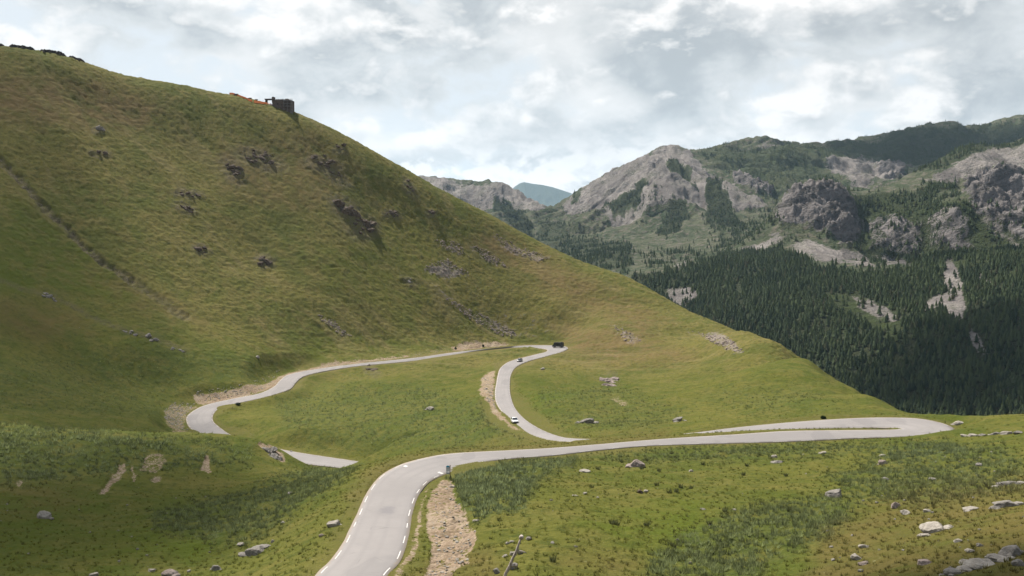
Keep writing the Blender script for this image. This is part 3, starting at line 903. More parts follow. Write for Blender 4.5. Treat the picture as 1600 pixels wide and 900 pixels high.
WPY = PY + 7 * fbm(PX / 40 + 25, PY / 30 + 9, 4) + 4 * fbm(PX / 9 + 31, PY / 9, 3)
fm = lambda polys, soft=6.0: np.clip(sum(w * poly_mask(WPX, WPY, p, soft) for w, p in polys), 0, 1)
near = FR < 2420
back = ~near
FROCK = fm([(1, [(1210,334),(1232,306),(1262,295),(1290,293),(1318,299),(1338,326),(1340,372),(1325,386),(1292,372),(1270,352),(1244,346),(1218,350)])], 11) * near
FROCK = np.maximum(FROCK, fm([(1, [(1505,285),(1530,268),(1560,262),(1600,275),(1600,370),(1565,358),(1545,350),(1520,320)]), (1, [(1555,300),(1620,280),(1620,380),(1580,370)]),
        (.58, [(1355,350),(1400,340),(1440,350),(1440,400),(1400,405),(1360,390)]), (.60, [(1445,345),(1490,325),(1515,350),(1520,390),(1490,398),(1455,385)])], 10) * near)
FROCK = np.maximum(FROCK, fm([(1, [(1145,285),(1170,288),(1205,300),(1208,315),(1180,312),(1150,305)]), (.7, [(1010,255),(1030,240),(1030,262),(1012,275)]), (.7, [(745,300),(785,300),(790,318),(760,315)]),
        (.8, [(1370,272),(1400,266),(1420,272),(1400,285),(1372,284)]), (.5, [(945,268),(985,250),(960,275)])], 4) * back)
FSCREE = fm([(1, [(868,322),(900,298),(960,262),(1045,222),(1078,234),(1095,262),(1118,285),(1150,310),(1200,335),(1195,345),(1150,352),(1110,346),(1085,362),(1060,372),(1005,372),(965,352),(905,346),(866,338)]),
             (.95, [(640,270),(790,284),(852,325),(840,343),(800,338),(760,330),(700,330),(640,330)]), (1, [(1290,262),(1335,250),(1410,266),(1400,290),(1350,298),(1310,290)]),
             (.8, [(1180,212),(1205,215),(1225,240),(1195,232)]), (.5, [(1290,225),(1340,235),(1350,250),(1300,255)]), (.55, [(990,345),(1090,360),(1060,385),(1000,382)]), (.6, [(930,405),(985,400),(995,415),(940,425)])], 7) * back
FSCREE = np.maximum(FSCREE, fm([(.85, [(1430,285),(1490,262),(1540,236),(1620,226),(1620,285),(1560,262),(1500,285)]), (1, [(1235,378),(1262,372),(1290,385),(1350,400),(1368,412),(1300,410),(1245,398)]),
             (1, [(1150,392),(1190,378),(1215,362),(1222,368),(1195,386)]), (1, [(1478,405),(1500,428),(1508,488),(1495,500),(1470,480),(1442,492),(1448,470),(1480,452)]), (.9, [(1508,505),(1530,520),(1545,550),(1535,555),(1515,525)]),
             (1, [(1042,452),(1082,446),(1090,470),(1062,477),(1045,468)]), (.85, [(1330,462),(1385,480),(1410,500),(1390,505),(1340,482)]), (.8, [(1365,400),(1420,408),(1425,418),(1380,415)]), (.7, [(1050,418),(1075,408),(1085,416),(1060,425)]),
             (.9, [(1525,425),(1550,440),(1560,452),(1530,440)]), (.6, [(1500,300),(1530,330),(1560,352),(1600,385),(1600,395),(1540,360)]), (.6, [(1340,335),(1352,350),(1350,380),(1342,380)])], 7) * near)
FTREE = fm([(1, [(985,434),(1040,424),(1100,408),(1130,397),(1180,388),(1220,380),(1245,402),(1300,414),(1340,420),(1400,418),(1440,417),(1470,420),(1520,430),(1620,435),(1620,680),(1380,680),(1150,580),(1000,480)]),
            (.75, [(1340,310),(1400,330),(1450,322),(1530,320),(1620,345),(1620,440),(1440,417),(1340,412),(1338,385)]), (.9, [(1325,303),(1400,306),(1440,292),(1480,278),(1495,290),(1440,322),(1400,332),(1350,330)]),
            (.5, [(1400,330),(1500,300),(1520,330),(1450,345)]), (.7, [(1540,400),(1620,380),(1620,450),(1520,430)]), (.25, [(1240,352),(1340,385),(1350,400),(1240,385),(1205,372)]), (.12, [(1430,290),(1540,240),(1620,230),(1620,275),(1500,290)])], 6) * near
FTREE = np.maximum(FTREE, fm([(.70, [(1345,217),(1400,206),(1480,192),(1620,184),(1620,228),(1560,245),(1500,262),(1450,272),(1400,270),(1345,250),(1310,262),(1280,262),(1250,240),(1290,228)]),
            (.62, [(1088,238),(1150,224),(1180,222),(1240,232),(1290,275),(1310,300),(1230,300),(1200,325),(1165,300),(1125,278)]), (.8, [(1045,250),(1060,252),(1080,275),(1090,300),(1075,288),(1042,272)]),
            (.85, [(1003,272),(1014,285),(1000,320),(962,347),(940,337),(985,300)]), (.35, [(985,320),(1030,308),(1042,340),(992,352)]), (1, [(1050,325),(1070,325),(1077,348),(1042,374),(1028,366)]),
            (.9, [(1100,290),(1118,288),(1150,338),(1162,360),(1100,357),(1104,320)]), (.8, [(893,302),(905,297),(903,322),(888,324)]), (.85, [(775,308),(800,318),(818,346),(850,392),(800,372),(768,335)]), (.28, [(685,283),(760,298),(765,330),(720,330)]),
            (.65, [(835,345),(880,358),(930,368),(990,392),(985,436),(900,412),(840,380)]), (.35, [(900,340),(945,335),(950,350),(905,355)]), (.06, [(850,330),(1150,340),(1250,380),(1130,400),(1000,425),(900,385)]),
            (.5, [(1110,370),(1150,348),(1200,340),(1222,345),(1205,368),(1140,388)]), (.4, [(1080,395),(1130,372),(1140,390),(1090,408)]), (.3, [(1000,400),(1080,385),(1090,405),(1010,425)]), (.25, [(1200,300),(1230,330),(1215,350),(1180,340)])], 6) * (FR > 1350))
FSCREE = FSCREE * (1 - 0.95 * back * smooth(0.25, 0.6, FTREE))
FCLEAR = np.maximum(FSCREE * near, fm([(1, [(1280,455),(1340,462),(1400,490),(1418,528),(1385,525),(1320,488)]), (1, [(1145,448),(1156,448),(1157,462),(1148,462)])], 4) * near)
FSHRUB = fm([(1, [(1280,455),(1340,462),(1400,490),(1418,528),(1385,525),(1320,488)]), (.7, [(1340,310),(1620,310),(1620,440),(1340,412)]), (.6, [(1085,235),(1300,230),(1320,300),(1200,330)])], 8)
# relief: gullies running down, crags on the rock, knolls in the woods
rg = fbm(XF / 260 + 0.3 * fbm(XF / 120, YF / 120, 2), YF / 420, 5, 0.52, ridged=True)
FZ = FZ + smooth(1500, 2600, FR) * (34 * (rg - 0.35) + 10 * fbm(XF / 70, YF / 70, 3))
FZ = FZ + (1 - smooth(1500, 2600, FR)) * (9 * fbm(XF / 120, YF / 120, 4))
pk = at(1047, 225, 2990)
ang = np.arctan2(XF - pk[0], YF - pk[1]); rho = np.hypot(XF - pk[0], YF - pk[1])
gly = fbm(ang * 3.4 + 7 + 0.25 * fbm(XF / 90, YF / 90, 3), rho / 900 + 3, 4, 0.55, ridged=True)
FZ = FZ + (gly - 0.35) * 46 * smooth(60, 350, rho) * smooth(1150, 700, rho) * back
cr = fbm((XF - 0.6 * FZ) / 85, YF / 110 + FZ / 70, 5, 0.58, ridged=True) - 0.3
FZ = FZ + FROCK * (cr * 33 + 9 * fbm((XF - 0.5 * FZ) / 22, YF / 22 + FZ / 18, 4, 0.6, ridged=True)) + FSCREE * 1.5 * fbm(XF / 8, YF / 30, 2)
_bk = np.where(FR > 2420, FZ, -5000)
FZ = FZ + (fit_skyline(_bk, frows, fazs, FAR_SKY, 0.12) - _bk) * (FR > 2420)
FZ = FZ.astype(np.float32)
FSL = FZ / FR
FVIS = np.maximum.accumulate(FSL, axis=0)


def mountain_material():
    m, t, b = mat_new("mountain_slope")
    tc = t.new('ShaderNodeTexCoord'); O = tc.outputs['Object']
    scree, rock, tree = attr(t, "cover")
    shrub, _, _ = attr(t, "growth")
    n300 = t.noise(O, 0.0035, 5, 0.6, 0.5)
    n60 = t.noise(O, 0.018, 6, 0.62, 0.4)
    n15 = t.noise(O, 0.075, 5, 0.65)
    n4 = t.noise(O, 0.3, 4, 0.7)
    gul = t.noise(t.vmath('MULTIPLY', O, (0.020, 0.0035, 0.004)), 1.0, 6, 0.65, 0.7)
    grass = t.mix(t.ramp(n60, 0.38, 0.62), (0.072, 0.098, 0.050), (0.140, 0.150, 0.090))
    grass = t.mix(t.ramp(n15, 0.46, 0.68, 0, 0.9), grass, (0.235, 0.205, 0.165))
    under = t.mix(n15, (0.030, 0.042, 0.022), (0.085, 0.096, 0.050))
    c = t.mix(t.ramp(t.math('ADD', tree, t.math('MULTIPLY', t.math('SUBTRACT', n15, 0.5), 0.5)), 0.45, 0.80), grass, under)
    sh = t.math('MULTIPLY', shrub, t.ramp(n15, 0.36, 0.56))
    c = t.mix(t.math('MULTIPLY', sh, 0.8), c, t.mix(n4, (0.040, 0.060, 0.020), (0.09, 0.115, 0.04)))
    st = t.mix(t.ramp(n60, 0.35, 0.65), (0.200, 0.180, 0.170), (0.320, 0.288, 0.268))
    st = t.mix(t.ramp(gul, 0.45, 0.60, 0, 0.85), st, (0.42, 0.38, 0.35))
    st = t.mix(t.ramp(gul, 0.44, 0.30, 0, 0.6), st, (0.155, 0.135, 0.130))
    st = t.mix(t.ramp(t.math('ADD', t.math('MULTIPLY', n4, 0.5), t.math('MULTIPLY', n60, 0.5)), 0.50, 0.62, 0, 0.8), st, (0.095, 0.105, 0.062))
    rag = t.math('ADD', t.math('ADD', t.math('MULTIPLY', t.math('SUBTRACT', n15, 0.5), 1.3), t.math('MULTIPLY', t.math('SUBTRACT', n4, 0.5), 0.9)), t.math('MULTIPLY', t.math('SUBTRACT', n60, 0.5), 0.8))
    sf = t.ramp(t.math('ADD', t.math('MULTIPLY', scree, 0.92), rag), 0.35, 0.65)
    sf = t.math('MULTIPLY', sf, t.ramp(scree, 0.02, 0.15))
    c = t.mix(sf, c, st)
    sx = t.new('ShaderNodeVectorMath', operation='DOT_PRODUCT'); t.set(sx.inputs[0], O); sx.inputs[1].default_value = (-0.45, 0.1, 0.88)
    sa_ = t.new('ShaderNodeVectorMath', operation='DOT_PRODUCT'); t.set(sa_.inputs[0], O); sa_.inputs[1].default_value = (0.88, 0.1, 0.45)
    cb = t.new('ShaderNodeCombineXYZ'); t.link(t.math('MULTIPLY', sx.outputs['Value'], 0.055), cb.inputs[0]); t.link(t.math('MULTIPLY', sa_.outputs['Value'], 0.012), cb.inputs[1])
    strat = t.noise(cb.outputs[0], 1.0, 6, 0.6, 0.8)
    rk = t.mix(t.ramp(strat, 0.40, 0.58), (0.125, 0.116, 0.112), (0.285, 0.258, 0.248))
    rk = t.mix(t.ramp(n15, 0.5, 0.7, 0, 0.7), rk, (0.34, 0.31, 0.295))
    rk = t.mix(t.ramp(n15, 0.42, 0.30, 0, 0.7), rk, (0.06, 0.065, 0.045))
    crk = t.noise(t.vmath('ADD', t.scale(O, 0.05), t.scale(cb.outputs[0], 1.6)), 1.0, 7, 0.7, 0.6)
    rk = t.mix(t.ramp(crk, 0.44, 0.34, 0, 0.85), rk, (0.055, 0.055, 0.040))
    rk = t.mix(t.ramp(crk, 0.56, 0.66, 0, 0.6), rk, (0.38, 0.35, 0.33))
    rf = t.math('MULTIPLY', t.ramp(t.math('ADD', t.math('MULTIPLY', rock, 0.9), rag), 0.30, 0.55), t.ramp(rock, 0.02, 0.15))
    c = t.mix(rf, c, rk)
    t.set(b.inputs['Base Color'], dim(t, c, 0.66))
    b.inputs['Roughness'].default_value = 0.95
    b.inputs['Specular IOR Level'].default_value = 0.05
    h = t.math('ADD', t.math('MULTIPLY', n15, 1.0), t.math('MULTIPLY', n4, 0.35))
    h = t.math('ADD', h, t.math('MULTIPLY', t.math('MULTIPLY', strat, rock), 2.0))
    bump(t, b, h, 11.0, 1.0)
    return m


M_MOUNT = mountain_material()
keep = np.ones(FNR - 1, bool)
me = np_mesh("mountains", np.stack([XF, YF, FZ], -1).reshape(-1, 3), grid_faces(FNR, FNC), True)
color_attr(me, "cover", np.stack([FSCREE, FROCK, FTREE], -1).reshape(-1, 3))
color_attr(me, "growth", np.stack([FSHRUB, FSHRUB, FSHRUB], -1).reshape(-1, 3))
link_obj("mountains", me, M_MOUNT, kind="structure")

# the blue peak at the end of the valley
BP = 14500


def blue_peak():
    sk = np.array([(760,330),(790,305),(805,291),(812,286.5),(819,284.5),(832,287),(848,289),(862,292),(875,296),(890,301),(920,312),(980,340)], float)
    px = np.linspace(740, 1000, 90); v = np.linspace(0, 1, 40)
    top = np.interp(px, sk[:, 0], sk[:, 1])
    V = []
    for vi in v:
        r = BP - 2200 * vi
        a, t = ray(px, top)
        zt = BP * t; zz = zt * (1 - vi) + (-150) * vi + 60 * np.sin(vi * 3.14) * fbm(px / 14, 0 * px + vi * 5, 4, ridged=True)
        V.append(np.stack([r * np.sin(a), r * np.cos(a), zz], -1))
    a, t = ray(px, top)
    for k, (dr, dz) in enumerate(((500, -200), (1200, -700))):
        V.insert(0, np.stack([(BP + dr) * np.sin(a), (BP + dr) * np.cos(a), BP * t + dz], -1))
    V = np.array(V)
    me = np_mesh("mountain", V.reshape(-1, 3), grid_faces(V.shape[0], V.shape[1])[:, ::-1], True)
    n = V.shape[0] * V.shape[1]
    color_attr(me, "cover", np.tile([0.2, 0.0, 0.7], (n, 1)))
    color_attr(me, "growth", np.tile([0.3, 0.3, 0.3], (n, 1)))
    link_obj("mountain", me, M_MOUNT, kind="structure")


blue_peak()

# ------------------------------------------------------------------ trees
def conifer(seed, tiers, seg, droop=0.3):
    """unit-height conifer: trunk and ragged skirts of branches; returns V, F(tri), material index"""
    r = np.random.default_rng(seed)
    V, F, M = [], [], []
    w = 0.25 + 0.08 * r.random()
    for k in range(5):
        a = k * 2 * math.pi / 5
        V.append((0.018 * math.cos(a), 0.018 * math.sin(a), -0.12))
    V.append((0, 0, 0.9))
    for k in range(5):
        F.append((k, (k + 1) % 5, 5)); M.append(1)
    for i in range(tiers):
        u = i / (tiers - 0.35)
        z = 0.10 + 0.80 * u
        rad = w * (1 - u) ** 0.85 * (0.85 + 0.3 * r.random()) + 0.015
        top = min(1.0, z + 0.26 - 0.08 * u + 0.05 * r.random())
        if i == tiers - 1: top = 1.0
        n = len(V); ph = r.random() * 6
        V.append((0.01 * r.normal(), 0.01 * r.normal(), top))
        for k in range(2 * seg):
            a = ph + k * math.pi / seg + 0.25 * r.normal() / seg
            q = rad * ((0.85 + 0.45 * r.random()) if k % 2 == 0 else 0.48 + 0.2 * r.random())
            V.append((q * math.cos(a), q * math.sin(a), z - (droop * 0.16 if k % 2 == 0 else -0.03) * (0.6 + 0.8 * r.random())))
        for k in range(2 * seg):
            F.append((n, n + 1 + k, n + 1 + (k + 1) % (2 * seg))); M.append(0)
    return np.array(V, np.float32), np.array(F, np.int32), np.array(M, np.int32)


def tree_material():
    m, t, b = mat_new("conifer_needles")
    a = t.new('ShaderNodeVertexColor', layer_name="tint")
    oi = t.new('ShaderNodeObjectInfo')
    tc = t.new('ShaderNodeTexCoord')
    n = t.noise(tc.outputs['Object'], 0.9, 3, 0.7)
    s = t.new('ShaderNodeSeparateColor'); t.link(a.outputs[0], s.inputs[0])
    c = t.mix(s.outputs[0], (0.018, 0.036, 0.020), (0.088, 0.115, 0.048))
    c = t.mix(t.math('MULTIPLY', s.outputs[1], 0.8), c, (0.085, 0.072, 0.040))
    c = t.mix(t.ramp(n, 0.4, 0.7, 0, 0.4), c, (0.03, 0.05, 0.026))
    t.set(b.inputs['Base Color'], dim(t, c, 0.72))
    b.inputs['Roughness'].default_value = 0.9
    b.inputs['Specular IOR Level'].default_value = 0.1
    return m


M_NEEDLE = tree_material()
M_BARK = simple_mat("grey_brown_bark", (0.10, 0.08, 0.06), 0.9, var=0.3)


def far_sample(n, seed):
    """random visible spots on the mountains, uniform over the ground"""
    r = np.random.default_rng(seed)
    i = r.random(n) * (FNR - 2); j = r.random(n) * (FNC - 2)
    i0 = i.astype(int); j0 = j.astype(int); u = i - i0; v = j - j0
    bl = lambda A: A[i0, j0] * (1 - u) * (1 - v) + A[i0 + 1, j0] * u * (1 - v) + A[i0, j0 + 1] * (1 - u) * v + A[i0 + 1, j0 + 1] * u * v
    return i0, j0, bl


_ga_sky = G_SLOPE.max(0)                                     # near skyline as tan elevation by azimuth
def plant():
    n = 3200000
    i0, j0, bl = far_sample(n, 3)
    x, y, z, den = bl(XF), bl(YF), bl(FZ), bl(FTREE)
    clear = bl(FCLEAR)
    r = np.hypot(x, y)
    # area of the cell stands for how many candidates fall per square metre
    dr = np.gradient(frows)[i0]
    area = dr * r * (AZ1 - AZ0) / (FNC - 1) * ((FNR - 2) * (FNC - 2) / n)
    space = np.where(r < 1500, 11.5, np.where(r < 2300, 22, 30))
    clump = smooth(-0.30, 0.25, fbm(x / 38, y / 38, 3))
    dn = np.clip(den * 1.15 - 0.10 + (den > 0.03) * 0.04, 0, 1) * np.where(den > 0.8, 0.45 + 0.55 * clump, clump ** 1.5)
    pr = dn * (1 - 0.93 * smooth(0.2, 0.6, clear)) * (1 - 0.75 * smooth(0.45, 0.8, bl(FROCK))) * area / space
    rr = np.random.default_rng(8)
    ok = rr.random(n) < pr
    h = 3.5 + 7.0 * rr.random(n) ** 1.3
    h = np.where(r > 2400, h * 0.85, h)
    px, py = pix(np.stack([x, y, z], -1))
    tv = (z + h) / r
    a = np.arctan2(x, y)
    sky = np.interp(a, azs, _ga_sky)
    ok &= (tv > sky) & (tv > FVIS[np.maximum(i0 - 1, 0), j0] - 0.0) & (px > -60) & (px < 1660)
    k = np.where(ok)[0]
    x, y, z, h, r = x[k], y[k], z[k], h[k], r[k]
    o = np.argsort(r)
    return x[o], y[o], z[o], h[o], r[o], (tv[k] - sky[k])[o]


TX, TY, TZ, TH, TR_, TVIS = plant()
print("trees", len(TX))
CON_NEAR = [conifer(40 + i, 7, 5) for i in range(6)]
CON_FAR = [conifer(60 + i, 4, 4) for i in range(5)]


def forest():
    px, py = pix(np.stack([TX, TY, TZ], -1))
    size = TH / TR_ * FX
    showing = np.minimum(TVIS * FX, size)
    cand = np.where((px > 5) & (px < 1595) & (showing > 0.6 * size))[0]
    pick = cand[np.argsort(-size[cand])[:300]]
    rest = np.setdiff1d(np.arange(len(TX)), pick)
    rr = np.random.default_rng(12)
    for sel, kinds, nm, lab in ((rest, None, "forest", None),):
        VV, FF, MM, CC = [], [], [], []; nv = 0
        for far in (0, 1):
            s2 = sel[(TR_[sel] > 1500) == bool(far)]
            lib = CON_FAR if far else CON_NEAR
            kind = rr.integers(0, len(lib), len(s2))
            for q, (V, F, M) in enumerate(lib):
                s = s2[kind == q]
                if not len(s): continue
                a = rr.random(len(s)) * 6.28; ca, sa = np.cos(a), np.sin(a)
                h = TH[s]; wd = h * (0.85 + 0.35 * rr.random(len(s)))
                P = np.empty((len(s), len(V), 3), np.float32)
                P[..., 0] = TX[s, None] + wd[:, None] * (V[None, :, 0] * ca[:, None] - V[None, :, 1] * sa[:, None])
                P[..., 1] = TY[s, None] + wd[:, None] * (V[None, :, 0] * sa[:, None] + V[None, :, 1] * ca[:, None])
                P[..., 2] = TZ[s, None] + h[:, None] * V[None, :, 2]
                VV.append(P.reshape(-1, 3))
                FF.append((F[None] + (nv + np.arange(len(s)) * len(V))[:, None, None]).reshape(-1, 3))
                MM.append(np.tile(M, len(s)))
                tint = np.stack([np.clip(0.5 * rr.random(len(s)) + 0.5 + 0.55 * fbm(TX[s] / 60, TY[s] / 60, 3), 0, 1), (rr.random(len(s)) > 0.90) * rr.random(len(s)), rr.random(len(s))], -1)
                CC.append(np.repeat(tint, len(V), 0))
                nv += len(s) * len(V)
        me = np_mesh("forest", np.concatenate(VV), np.concatenate(FF), False, np.concatenate(MM))
        color_attr(me, "tint", np.concatenate(CC))
        link_obj("forest", me, [M_NEEDLE, M_BARK], kind="stuff", label="dense dark conifer forest covering the slopes across the valley", cat="forest")
    protos = []
    for q, (V, F, M) in enumerate(CON_NEAR):
        for tint in ((0.2, 0), (0.85, 0.0)):
            me = np_mesh("pine_tree", V, F, False, M)
            color_attr(me, "tint", np.tile([tint[0], tint[1], 0], (len(V), 1)))
            for m in (M_NEEDLE, M_BARK): me.materials.append(m)
            protos.append(me)
    for n, i in enumerate(pick):
        o = bpy.data.objects.new("pine_tree", protos[n % len(protos)])
        COL.objects.link(o)
        o.location = (TX[i], TY[i], TZ[i]); o.rotation_euler = (0, 0, rr.random() * 6.28)
        w = TH[i] * (0.85 + 0.35 * rr.random())
        o.scale = (w, w, TH[i])
        o['category'] = "conifer"
        o['label'] = "dark pointed conifer at the near lower edge of the forest behind the green shoulder"
        o['group'] = "conifers along the near edge of the forest"


forest()
# ------------------------------------------------------------------ rocks
import bmesh


def ico(sub):
    bm = bmesh.new()
    bmesh.ops.create_icosphere(bm, subdivisions=sub, radius=1)
    bm.verts.ensure_lookup_table()
    V = np.array([v.co[:] for v in bm.verts]); F = np.array([[v.index for v in f.verts] for f in bm.faces])
    bm.free()
    return V, F


ICO = {k: ico(k) for k in (2, 3, 4)}


def rock_vf(seed, size, sub=3, planes=9, rough=0.06, tilt=0.0):
    """angular boulder cut by random planes; size = (x, y, z) full extents"""
    r = np.random.default_rng(seed)
    V, F = ICO[sub]
    n = r.normal(size=(planes, 3)); n /= np.linalg.norm(n, axis=1)[:, None]
    d = 0.52 + 0.38 * r.random(planes)
    dots = V @ n.T
    s = np.where(dots > 0.05, d[None] / np.maximum(dots, 0.05), 9).min(1)
    P = V * np.minimum(s, 1.0)[:, None]
    o = r.random(2) * 50
    P *= (1 + rough * (fbm(P[:, 0] * 2.3 + o[0] + P[:, 2], P[:, 1] * 2.3 + o[1] - P[:, 2], 4) + 0.5 * fbm(P[:, 2] * 6 + o[1], (P[:, 0] + P[:, 1]) * 6, 2)))[:, None]
    P = (P - P.min(0)) / (P.max(0) - P.min(0)) - 0.5
    P = P * np.array(size)
    if tilt:
        c, s_ = math.cos(tilt), math.sin(tilt)
        P = P @ np.array([[c, 0, -s_], [0, 1, 0], [s_, 0, c]])
    return P, F


def rock_material(name, a, b_, lich):
    m, t, b = mat_new(name)
    tc = t.new('ShaderNodeTexCoord'); O = tc.outputs['Object']
    n1 = t.noise(O, 1.4, 5, 0.65, 0.4); n2 = t.noise(O, 7.0, 4, 0.7); v = t.voronoi(O, 3.0)
    c = t.mix(t.ramp(n1, 0.35, 0.65), a, b_)
    c = t.mix(t.ramp(n2, 0.55, 0.72, 0, 0.7), c, lich)
    c = t.mix(t.ramp(n2, 0.42, 0.30, 0, 0.5), c, tuple(x * 0.5 for x in a))
    t.set(b.inputs['Base Color'], dim(t, c, 0.66))
    b.inputs['Roughness'].default_value = 0.92
    bump(t, b, t.math('ADD', n2, t.math('MULTIPLY', v, 0.6)), 0.12, 0.8)
    return m


M_ROCK = {
    'pale': rock_material("pale_limestone", (0.33, 0.295, 0.25), (0.46, 0.42, 0.36), (0.30, 0.27, 0.20)),
    'grey': rock_material("grey_stone", (0.20, 0.185, 0.165), (0.33, 0.30, 0.265), (0.28, 0.25, 0.18)),
    'pink': rock_material("pinkish_stone", (0.26, 0.205, 0.18), (0.40, 0.33, 0.29), (0.16, 0.13, 0.11)),
    'dark': rock_material("dark_brown_rock", (0.080, 0.058, 0.040), (0.150, 0.112, 0.078), (0.20, 0.165, 0.11)),
}


def boulder(px, py, wpx, hr, tone, label, dr=1.0, tilt=0.0, rz=None, seed=None, group=None, extra=0):
    """px, py: middle of the lower edge in the photo; wpx its width there"""
    p = ground_at(px, py)
    r = math.hypot(p.x, p.y)
    w = wpx / FX * r
    seed = seed if seed is not None else int(px * 7 + py * 13)
    size = (w, w * dr, w * hr * 1.35)
    P, F = rock_vf(seed, size, 4 if wpx > 12 else 3, 12, 0.13, tilt)
    Vs, Fs, n = [P], [F], len(P)
    rr = np.random.default_rng(seed + 1)
    for k in range(extra):                                        # flakes broken off the same block
        s = w * (0.25 + 0.3 * rr.random())
        Q, G = rock_vf(seed + 5 + k, (s, s, s * 0.6), 3, 9)
        a = rr.random() * 6.28
        q = np.array([math.cos(a) * w * 0.55, math.sin(a) * w * 0.5 * dr, 0])
        q[2] = float(ground_h(p.x + q[0], p.y + q[1])) - p.z - size[2] * 0.14
        Vs.append(Q + q); Fs.append(G + n); n += len(Q)
    me = np_mesh("boulder", np.concatenate(Vs), np.concatenate(Fs), False)
    o = link_obj("boulder", me, M_ROCK[tone], None, None, label, "boulder", group)
    o.location = (p.x, p.y, p.z + size[2] * 0.12)
    if rz is not None: o.rotation_euler = (0, 0, rz)
    return o


